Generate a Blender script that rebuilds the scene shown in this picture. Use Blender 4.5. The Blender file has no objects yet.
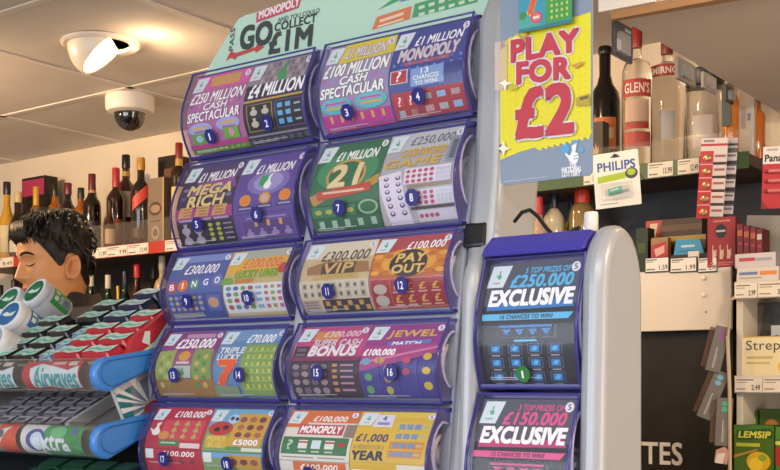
import bpy, bmesh, math, random
from mathutils import Vector, Matrix, Euler
SC = bpy.context.scene
COL = SC.collection
random.seed(4)
R = math.radians
# ------------------------------------------------------------------ camera
H = 1.40                       # eye height
FPX, YH = 1150.0, 383.0        # focal length in pixels, horizon row
YAW = R(36.25)
S_, C_ = math.sin(YAW), math.cos(YAW)
cd = bpy.data.cameras.new('camera'); cam = bpy.data.objects.new('camera', cd); COL.objects.link(cam)
cam.location = (0, 0, H); cam.rotation_euler = (R(90), 0, YAW)
cd.sensor_fit = 'HORIZONTAL'; cd.sensor_width = 36; cd.lens = 36 * FPX / 780
cd.shift_y = (YH - 235) / 780; cd.clip_start = .02
SC.camera = cam
# ------------------------------------------------------------------ world, lights, exposure
SC.view_settings.view_transform = 'Standard'; SC.view_settings.look = 'None'
SC.view_settings.gamma = 1; SC.view_settings.exposure = -0.06
w = bpy.data.worlds.new('world'); SC.world = w; w.use_nodes = True
w.node_tree.nodes['Background'].inputs[0].default_value = (.8, .88, 1, 1)
w.node_tree.nodes['Background'].inputs[1].default_value = 0.4
def light(name, kind, loc, target, power, col, size=.1, size_y=None, spot=None, blend=.6):
    l = bpy.data.lights.new(name, kind); l.energy = power; l.color = col
    o = bpy.data.objects.new(name, l); COL.objects.link(o); o.location = loc
    o.rotation_euler = (Vector(target) - Vector(loc)).to_track_quat('-Z', 'Y').to_euler()
    if kind == 'AREA':
        l.size = size
        if size_y: l.shape = 'RECTANGLE'; l.size_y = size_y
    else: l.shadow_soft_size = size
    if spot: l.spot_size = R(spot); l.spot_blend = blend
    return o
COOL, WARM = (.86, .92, 1.0), (1.0, .66, .36)
light('shop_window_daylight', 'AREA', (-1.3, -2.35, 1.75), (-1.3, 3, 1.5), 95, COOL, 3.4, 1.7)
light('added_right_fill', 'AREA', (2.1, .9, 1.05), (-1, 1.3, 1.3), 34, (1, .84, .68), 1.0, 1.9)  # added fill brightening the canopy underside and right-facing sides; the wall has no doorway
light('added_overhead_fill', 'AREA', (0.3, -.4, 2.28), (0.3, -.4, 0), 22, (1, .95, .9), 1.2, .6)  # added overhead area fill for the closed room, without a fitting
light('downlight_lamp_right', 'SPOT', (.9, 1.0, 2.25), (-.6, 1.3, 1.5), 48, (1, .70, .42), .05, spot=100)
light('downlight_lamp_bottles', 'SPOT', (-1.45, 1.75, 2.28), (-1.4, 2.9, 1.75), 17, WARM, .05, spot=110)
light('downlight_lamp_shelf', 'SPOT', (-3.3, 1.5, 2.2), (-3.0, 2.75, 1.7), 58, WARM, .05, spot=145)
light('added_side_panel_spot', 'SPOT', (-.15, 1.72, 2.28), (-.66, 1.17, 1.6), 14, (1, .60, .28), .04, spot=38)  # added narrow warm spot that tints the big dispenser's side panel beige
light('downlight_lamp_medicine', 'SPOT', (-.2, 1.5, 2.0), (-.7, 2.5, 1.35), 22, (1, .8, .55), .05, spot=110)

# ------------------------------------------------------------------ materials
def lin(h):
    h = h.lstrip('#'); o = []
    for i in (0, 2, 4):
        c = int(h[i:i+2], 16) / 255
        o.append(c / 12.92 if c <= .04045 else ((c + .055) / 1.055) ** 2.4)
    return (*o, 1)
_M = {}
def M(hexc, rough=.45, metal=0, em=0, noise=0, scale=20, coat=0):
    key = (hexc, rough, metal, em, noise, scale, coat)
    if key in _M: return _M[key]
    m = bpy.data.materials.new('surface_' + hexc); m.use_nodes = True
    nt = m.node_tree; b = nt.nodes['Principled BSDF']
    b.inputs['Base Color'].default_value = lin(hexc); b.inputs['Roughness'].default_value = rough
    b.inputs['Metallic'].default_value = metal; b.inputs['Coat Weight'].default_value = coat
    if em:
        b.inputs['Emission Color'].default_value = lin(hexc); b.inputs['Emission Strength'].default_value = em
    if noise:
        t = nt.nodes.new('ShaderNodeTexNoise'); t.inputs['Scale'].default_value = scale; t.inputs['Detail'].default_value = 5
        tc = nt.nodes.new('ShaderNodeTexCoord'); nt.links.new(tc.outputs['Object'], t.inputs['Vector'])
        r = nt.nodes.new('ShaderNodeValToRGB'); c = lin(hexc)
        r.color_ramp.elements[0].color = (*[x * (1 - noise) for x in c[:3]], 1)
        r.color_ramp.elements[1].color = (*[min(1, x * (1 + noise)) for x in c[:3]], 1)
        r.color_ramp.elements[0].position = .3; r.color_ramp.elements[1].position = .7
        nt.links.new(t.outputs['Fac'], r.inputs[0]); nt.links.new(r.outputs[0], b.inputs['Base Color'])
    _M[key] = m; return m
def clear(hexc='ffffff', gloss=.1, rough=.05, body=0.0, tint='ffffff'):
    """thin clear plastic or glass: transparent + fresnel gloss + a little body colour"""
    key = ('clear', hexc, gloss, rough, body, tint)
    if key in _M: return _M[key]
    m = bpy.data.materials.new('clear_' + hexc); m.use_nodes = True
    nt = m.node_tree; nt.nodes.remove(nt.nodes['Principled BSDF']); out = nt.nodes['Material Output']
    t = nt.nodes.new('ShaderNodeBsdfTransparent'); t.inputs[0].default_value = lin(tint)
    g = nt.nodes.new('ShaderNodeBsdfGlossy'); g.inputs[1].default_value = rough
    d = nt.nodes.new('ShaderNodeBsdfDiffuse'); d.inputs[0].default_value = lin(hexc)
    lw = nt.nodes.new('ShaderNodeLayerWeight'); lw.inputs[0].default_value = .5
    pw = nt.nodes.new('ShaderNodeMath'); pw.operation = 'POWER'; pw.inputs[1].default_value = 4.5
    ml = nt.nodes.new('ShaderNodeMath'); ml.operation = 'MULTIPLY_ADD'; ml.inputs[1].default_value = .85; ml.inputs[2].default_value = gloss
    nt.links.new(lw.outputs['Facing'], pw.inputs[0]); nt.links.new(pw.outputs[0], ml.inputs[0])
    m1 = nt.nodes.new('ShaderNodeMixShader'); m1.inputs[0].default_value = body
    nt.links.new(t.outputs[0], m1.inputs[1]); nt.links.new(d.outputs[0], m1.inputs[2])
    m2 = nt.nodes.new('ShaderNodeMixShader'); nt.links.new(ml.outputs[0], m2.inputs[0])
    nt.links.new(m1.outputs[0], m2.inputs[1]); nt.links.new(g.outputs[0], m2.inputs[2])
    nt.links.new(m2.outputs[0], out.inputs[0]); _M[key] = m; return m

# ------------------------------------------------------------------ placing helpers
def ray(px, py): return ((px - 390) / FPX, (YH - py) / FPX)
def at(px, py, d=None, X=None, Y=None, z=None):
    """point on the sight line of (px, py) at depth d, or on plane X / Y / height z (above eye level)"""
    t, u = ray(px, py)
    if Y is not None: d = Y / (C_ + S_ * t)
    elif X is not None: d = X / (C_ * t - S_)
    elif z is not None: d = z / u
    return Vector((d * (C_ * t - S_), d * (C_ + S_ * t), H + d * u))
CR, CF = Vector((C_, S_, 0)), Vector((-S_, C_, 0))    # view right / forward

# ------------------------------------------------------------------ text
_G = {}
def glyphs(s, bold=0.0, shear=0.0):
    k = (s, bold, shear)
    if k not in _G:
        c = bpy.data.curves.new('lettering', 'FONT'); c.body = s; c.size = 1; c.offset = bold; c.shear = shear
        c.resolution_u = 3; c.space_character = 1.04
        o = bpy.data.objects.new('lettering', c); COL.objects.link(o)
        bpy.context.view_layer.update()
        e = o.evaluated_get(bpy.context.evaluated_depsgraph_get()); me = e.to_mesh()
        vs = [(v.co.x, v.co.y) for v in me.vertices]; fs = [tuple(p.vertices) for p in me.polygons]
        e.to_mesh_clear(); bpy.data.objects.remove(o); bpy.data.curves.remove(c)
        xs = [v[0] for v in vs]; ys = [v[1] for v in vs]
        x0, x1, y0, y1 = min(xs), max(xs), min(ys), max(ys)
        vs = [((x - x0) / (x1 - x0), (y - y0) / (y1 - y0)) for x, y in vs]
        _G[k] = (vs, fs)
    return _G[k]

# ------------------------------------------------------------------ mesh builder
class MB:
    def __init__(s): s.v = []; s.f = []; s.m = []; s.mats = []
    def mi(s, m):
        if m not in s.mats: s.mats.append(m)
        return s.mats.index(m)
    def add(s, vs, fs, mat):
        n = len(s.v); k = s.mi(mat); s.v += [tuple(v) for v in vs]
        s.f += [tuple(i + n for i in f) for f in fs]; s.m += [k] * len(fs); return s
    def box(s, a, b, mat, rot=None, piv=None):
        (x0, y0, z0), (x1, y1, z1) = a, b
        vs = [Vector((x, y, z)) for x in (x0, x1) for y in (y0, y1) for z in (z0, z1)]
        if rot is not None:
            p = Vector(piv) if piv else (Vector(a) + Vector(b)) / 2
            vs = [rot @ (v - p) + p for v in vs]
        return s.add(vs, [(0,1,3,2),(4,6,7,5),(0,4,5,1),(2,3,7,6),(0,2,6,4),(1,5,7,3)], mat)
    def prism(s, poly, axis, a, b, mat):
        """poly of 2-D points extruded along axis ('x': points are (y,z); 'y': (x,z); 'z': (x,y))"""
        def mk(p, t):
            return {'x': (t, p[0], p[1]), 'y': (p[0], t, p[1]), 'z': (p[0], p[1], t)}[axis]
        n = len(poly); vs = [mk(p, a) for p in poly] + [mk(p, b) for p in poly]
        fs = [tuple(range(n))[::-1], tuple(range(n, 2*n))] + [(i, (i+1) % n, n + (i+1) % n, n + i) for i in range(n)]
        return s.add(vs, fs, mat)
    def lathe(s, prof, mat, c=(0, 0, 0), seg=20, mtx=None, arc=None):
        vs = []; fs = []; n = seg if arc is None else seg + 1
        for r, z in prof:
            for i in range(n):
                a = 2 * math.pi * i / seg if arc is None else arc[0] + (arc[1] - arc[0]) * i / seg
                p = Vector((r * math.cos(a), r * math.sin(a), z))
                if mtx is not None: p = mtx @ p
                vs.append(p + Vector(c))
        for j in range(len(prof) - 1):
            for i in range(seg):
                i2 = (i + 1) % n
                fs.append((j*n + i, j*n + i2, (j+1)*n + i2, (j+1)*n + i))
        if arc is None:
            if prof[0][0] > 1e-5: fs.append(tuple(range(n))[::-1])
            if prof[-1][0] > 1e-5: fs.append(tuple((len(prof)-1)*n + i for i in range(n)))
        return s.add(vs, fs, mat)
    def tube(s, pts, r, mat, seg=8, caps=True):
        pts = [Vector(p) for p in pts]; vs = []; fs = []; n = len(pts); up = Vector((.13, .27, .95)).normalized()
        for i, p in enumerate(pts):
            t = (pts[min(i+1, n-1)] - pts[max(i-1, 0)]).normalized()
            a = t.cross(up)
            if a.length < .15: a = t.cross(Vector((1, 0, 0)))
            a.normalize(); b = t.cross(a); rr = r[i] if isinstance(r, (list, tuple)) else r
            vs += [p + (a * math.cos(2*math.pi*k/seg) + b * math.sin(2*math.pi*k/seg)) * rr for k in range(seg)]
        for j in range(n-1):
            for k in range(seg):
                fs.append((j*seg+k, j*seg+(k+1) % seg, (j+1)*seg+(k+1) % seg, (j+1)*seg+k))
        if caps: fs += [tuple(range(seg))[::-1], tuple((n-1)*seg+k for k in range(seg))]
        return s.add(vs, fs, mat)
    def ball(s, c, r, mat, seg=12, rings=8, mtx=None):
        rx, ry, rz = r if isinstance(r, (list, tuple)) else (r, r, r); vs = []; fs = []
        for j in range(rings+1):
            th = math.pi * (.02 + .96 * j / rings)
            for i in range(seg):
                a = 2*math.pi*i/seg
                p = Vector((rx*math.sin(th)*math.cos(a), ry*math.sin(th)*math.sin(a), rz*math.cos(th)))
                if mtx is not None: p = mtx @ p
                vs.append(p + Vector(c))
        for j in range(rings):
            for i in range(seg): fs.append((j*seg+i, (j+1)*seg+i, (j+1)*seg+(i+1) % seg, j*seg+(i+1) % seg))
        fs += [tuple(range(seg)), tuple(rings*seg+i for i in range(seg))[::-1]]
        return s.add(vs, fs, mat)
    def flat(s, vs2, fs, mat, mp, n, ymax=.06):
        """2-D polygons (x right, y down, 0..1) cut into strips and mapped by mp(x, y, n)"""
        if not vs2: return s
        ys = [v[1] for v in vs2]; lo, hi = min(ys), max(ys)
        if ymax and hi - lo > ymax * 1.3:
            bm = bmesh.new(); bv = [bm.verts.new((x, y, 0)) for x, y in vs2]
            for f in fs:
                try: bm.faces.new([bv[i] for i in f])
                except ValueError: pass
            k = math.floor(lo / ymax) + 1
            while k * ymax < hi - 1e-4:
                bmesh.ops.bisect_plane(bm, geom=bm.verts[:] + bm.edges[:] + bm.faces[:], plane_co=(0, k*ymax, 0), plane_no=(0, 1, 0)); k += 1
            bm.verts.index_update()
            vs2 = [(v.co.x, v.co.y) for v in bm.verts]; fs = [tuple(v.index for v in f.verts) for f in bm.faces]; bm.free()
        return s.add([mp(x, y, n) for x, y in vs2], fs, mat)
    def draw(s, items, mp, n0=0.0, step=.00012, ymax=.03, rough=.4, asp=None):
        """paint shapes and lettering as thin printed layers; overlapping shapes get successive layers"""
        lv = []
        if asp is None: asp = (mp(0, 1, 0) - mp(0, 0, 0)).length / (mp(1, 0, 0) - mp(0, 0, 0)).length
        for it in items:
            k = it[0]
            if k == 'r': bb = (min(it[1], it[3]), min(it[2], it[4]), max(it[1], it[3]), max(it[2], it[4]))
            elif k == 'q': xs = [p[0] for p in it[1]]; ys = [p[1] for p in it[1]]; bb = (min(xs), min(ys), max(xs), max(ys))
            elif k == 'c': bb = (it[1]-it[3], it[2]-it[4], it[1]+it[3], it[2]+it[4])
            else: bb = (it[2]-.01, min(it[3], it[5])-.03, it[4]+.01, max(it[3], it[5])+.03)
            l = 1 + max([m for b, m in lv if b[0] < bb[2] and b[2] > bb[0] and b[1] < bb[3] and b[3] > bb[1]], default=0)
            n = n0 + l*step
            if k == 'r':
                x0, y0, x1, y1 = it[1:5]; c = it[5]
                s.flat([(x0, y0), (x1, y0), (x1, y1), (x0, y1)], [(0, 1, 2, 3)], M(c, rough), mp, n, ymax)
            elif k == 'q': s.flat(it[1], [tuple(range(len(it[1])))], M(it[2], rough), mp, n, ymax)
            elif k == 'c':
                _, cx, cy, rx, ry, c = it
                s.flat([(cx + rx*math.cos(i*math.pi/10), cy + ry*math.sin(i*math.pi/10)) for i in range(20)], [tuple(range(20))], M(c, rough), mp, n, ymax)
            elif k == 't':
                _, tx_, x0, y0, x1, y1, c = it[:7]; o = it[7] if len(it) > 7 else {}
                sl = o.get('k', 0); b = o.get('b', .02); hh = abs(y1-y0)
                vs, fs = glyphs(tx_, 0, o.get('s', 0))
                def put(dx, dy, col, nn):
                    s.flat([(x0 + x*(x1-x0) + dx, y1 - y*(y1-y0) + dy + sl*(x-.5)) for x, y in vs], fs, M(col, rough), mp, nn, ymax)
                if o.get('o'):
                    ow = (o.get('ow', .045) + b*.5)*hh*1.25
                    for q in range(8): put(ow*asp*math.cos(q*math.pi/4), ow*math.sin(q*math.pi/4), o['o'], n + q*step*.12)
                    l += 2; n += step*1.1
                put(0, 0, c, n + step*.1)
                if b > .005:
                    e = b*.85*hh
                    for q, (dx, dy) in enumerate(((e, e), (-e, e), (e, -e), (-e, -e))): put(dx*asp, dy, c, n + (q+2)*step*.12)
            lv.append((bb, l))
        return s
    def build(s, name, parent=None, off=None, smooth=False, bevel=0, ang=35, kind=None):
        o_ = Vector(off) if off is not None else Vector((0, 0, 0))
        me = bpy.data.meshes.new(name); me.from_pydata([tuple(Vector(v) - o_) for v in s.v], [], s.f)
        for m in s.mats: me.materials.append(m)
        me.polygons.foreach_set('material_index', s.m)
        if smooth:
            me.shade_smooth(); me.set_sharp_from_angle(angle=R(ang))
        me.update()
        o = bpy.data.objects.new(name, me); COL.objects.link(o)
        if parent: o.parent = parent
        elif off is not None: o.location = o_
        if bevel:
            bv = o.modifiers.new('bevel', 'BEVEL'); bv.width = bevel; bv.segments = 3; bv.limit_method = 'ANGLE'; bv.angle_limit = R(50)
        if kind: o['kind'] = kind
        return o
def tag(o, label, cat, group=None):
    o['label'] = label; o['category'] = cat
    if group: o['group'] = group
    return o
def thing(name, label, cat, loc=(0, 0, 0), rot=(0, 0, 0), group=None):
    o = bpy.data.objects.new(name, None); COL.objects.link(o); o.empty_display_size = .05
    o.location = loc; o.rotation_euler = rot
    return tag(o, label, cat, group)
def dup(root, loc, rot=None, label=None):
    r = root.copy(); COL.objects.link(r); r.location = loc
    if rot is not None: r.rotation_euler = rot
    if label: r['label'] = label
    for ch in list(root.children):
        c = ch.copy(); COL.objects.link(c); c.parent = r
        for g in list(ch.children):
            d = g.copy(); COL.objects.link(d); d.parent = c
    return r
def plane_map(o, ux, uy, n):
    o, ux, uy, n = Vector(o), Vector(ux), Vector(uy), Vector(n)
    return lambda x, y, k: o + ux * x + uy * y + n * k
def front_map(x0, x1, ztop, zbot, y): return plane_map((x0, y, ztop), (x1-x0, 0, 0), (0, 0, zbot-ztop), (0, -1, 0))

# ------------------------------------------------------------------ the setting
XW0, XW1, YW0, YW1, ZC = -5.2, 2.2, -2.6, 2.95, H + .925
mb = MB(); mb.box((XW0, YW0, -.1), (XW1, YW1, 0), M('b0a69c', .5, noise=.1)); mb.build('floor', kind='structure')
mb = MB(); mb.box((XW0, YW1, 0), (XW1, YW1+.1, ZC), M('e6d9c4', .8, noise=.03, scale=6)); mb.build('wall_back', kind='structure')
mb = MB(); mb.box((XW0-.1, YW0, 0), (XW0, YW1, ZC), M('e6d9c4', .8)); mb.build('wall_left', kind='structure')
mb = MB(); mb.box((XW1, YW0, 0), (XW1+.1, YW1, ZC), M('e6d9c4', .8)); mb.build('wall_right', kind='structure')
mb = MB()
mb.box((XW0, YW0-.1, 0), (-3.1, YW0, ZC), M('e6d9c4', .8)); mb.box((.5, YW0-.1, 0), (XW1, YW0, ZC), M('e6d9c4', .8))
mb.box((-3.1, YW0-.1, 0), (.5, YW0, .8), M('e6d9c4', .8)); mb.build('wall_front', kind='structure')
mb = MB()
for x in (-3.08, -1.9, -.72, .46): mb.box((x-.02, YW0-.07, .8), (x+.02, YW0-.02, ZC), M('c8c8c8', .4))
mb.build('window_1', kind='structure')
mb = MB(); tile, bar = M('dcd4cc', .85, noise=.03, scale=9), M('e8e0d6', .7)
mb.box((XW0, YW0, ZC), (XW1, YW1, ZC+.08), tile)
for i in range(-4, 8):
    x = -2.78 + i * .655
    if XW0 < x < XW1: mb.box((x-.011, YW0, ZC-.0025), (x+.011, YW1, ZC+.002), bar)
for i in range(-7, 1):
    y = 2.42 + i * .675
    if YW0 < y < YW1: mb.box((XW0, y-.011, ZC-.0025), (XW1, y+.011, ZC+.001), bar)
mb.build('ceiling', kind='structure')
# ------------------------------------------------------------------ counter
CT = H - .38
mb = MB(); mb.box((-3.0, .80, CT-.04), (-.25, 1.42, CT), M('6a5a4c', .35))
t = thing('shop_counter', 'brown shop counter carrying the scratchcard dispensers and gum display', 'counter', (-1.6, 1.1, 0))
mb.build('worktop', t, (-1.6, 1.1, 0), bevel=.004)
MB().box((-2.95, .84, 0), (-.3, 1.38, CT-.041), M('4a4440', .6)).build('cabinet_body', t, (-1.6, 1.1, 0))

# ------------------------------------------------------------------ scratchcard artwork (x right, y down, 0..1)
def grid(nx, ny, x0, y0, x1, y1, rx, ry, *cols):
    return [('c', x0 + (x1-x0)*(i+.5)/nx, y0 + (y1-y0)*(j+.5)/ny, rx, ry, cols[(i+j) % len(cols)]) for j in range(ny) for i in range(nx)]
def cells(nx, ny, x0, y0, x1, y1, fx, fy, *cols):
    dx, dy = (x1-x0)/nx, (y1-y0)/ny
    return [('r', x0+dx*(i+.5-fx/2), y0+dy*(j+.5-fy/2), x0+dx*(i+.5+fx/2), y0+dy*(j+.5+fy/2), cols[(i+2*j) % len(cols)]) for j in range(ny) for i in range(nx)]
def bags(nx, ny, x0, y0, x1, y1, rx, ry, col):
    o = []
    for j in range(ny):
        for i in range(nx):
            cx, cy = x0+(x1-x0)*(i+.5)/nx, y0+(y1-y0)*(j+.5)/ny
            o += [('c', cx, cy+ry*.3, rx, ry*.7, col), ('q', [(cx-rx*.5, cy-ry), (cx+rx*.5, cy-ry), (cx+rx*.2, cy-ry*.2), (cx-rx*.2, cy-ry*.2)], col)]
    return o
def fingers(cx, cy, h, col='f2f6f8'):
    a = h
    return [('c', cx, cy+.22*a, .30*a, .26*a, col), ('q', [(cx-.2*a, cy+.1*a), (cx-.02*a, cy+.1*a), (cx+.2*a, cy-.5*a), (cx+.08*a, cy-.5*a)], col),
            ('q', [(cx-.02*a, cy+.1*a), (cx+.2*a, cy+.1*a), (cx+.02*a, cy-.45*a), (cx-.12*a, cy-.42*a)], col), ('q', [(cx-.25*a, cy+.3*a), (cx-.5*a, cy+.02*a), (cx-.4*a, cy-.05*a), (cx-.1*a, cy+.2*a)], col)]
def corner(c='62b09c'):
    return [('q', [(.04, .02), (.25, .02), (.18, .2), (0, .2)], 'd4dfe8')] + fingers(.125, .095, .075, c) + [('r', .06, .155, .14, .17, '8ab8ae')]
def badge(x=.93, y=.06): return [('c', x, y, .045, .04, 'e4e4f0'), ('t', '5', x-.018, y-.022, x+.018, y+.022, '504878', {})]
W_ = 'f4f2f6'
def tx(s, x0, y0, x1, y1, c=W_, b=.03, sh=.2, o=None, k=0, ow=.045):
    d = {'b': b, 's': sh, 'k': k, 'ow': ow}
    if o: d['o'] = o
    return ('t', s, x0, y0, x1, y1, c, d)
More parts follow.
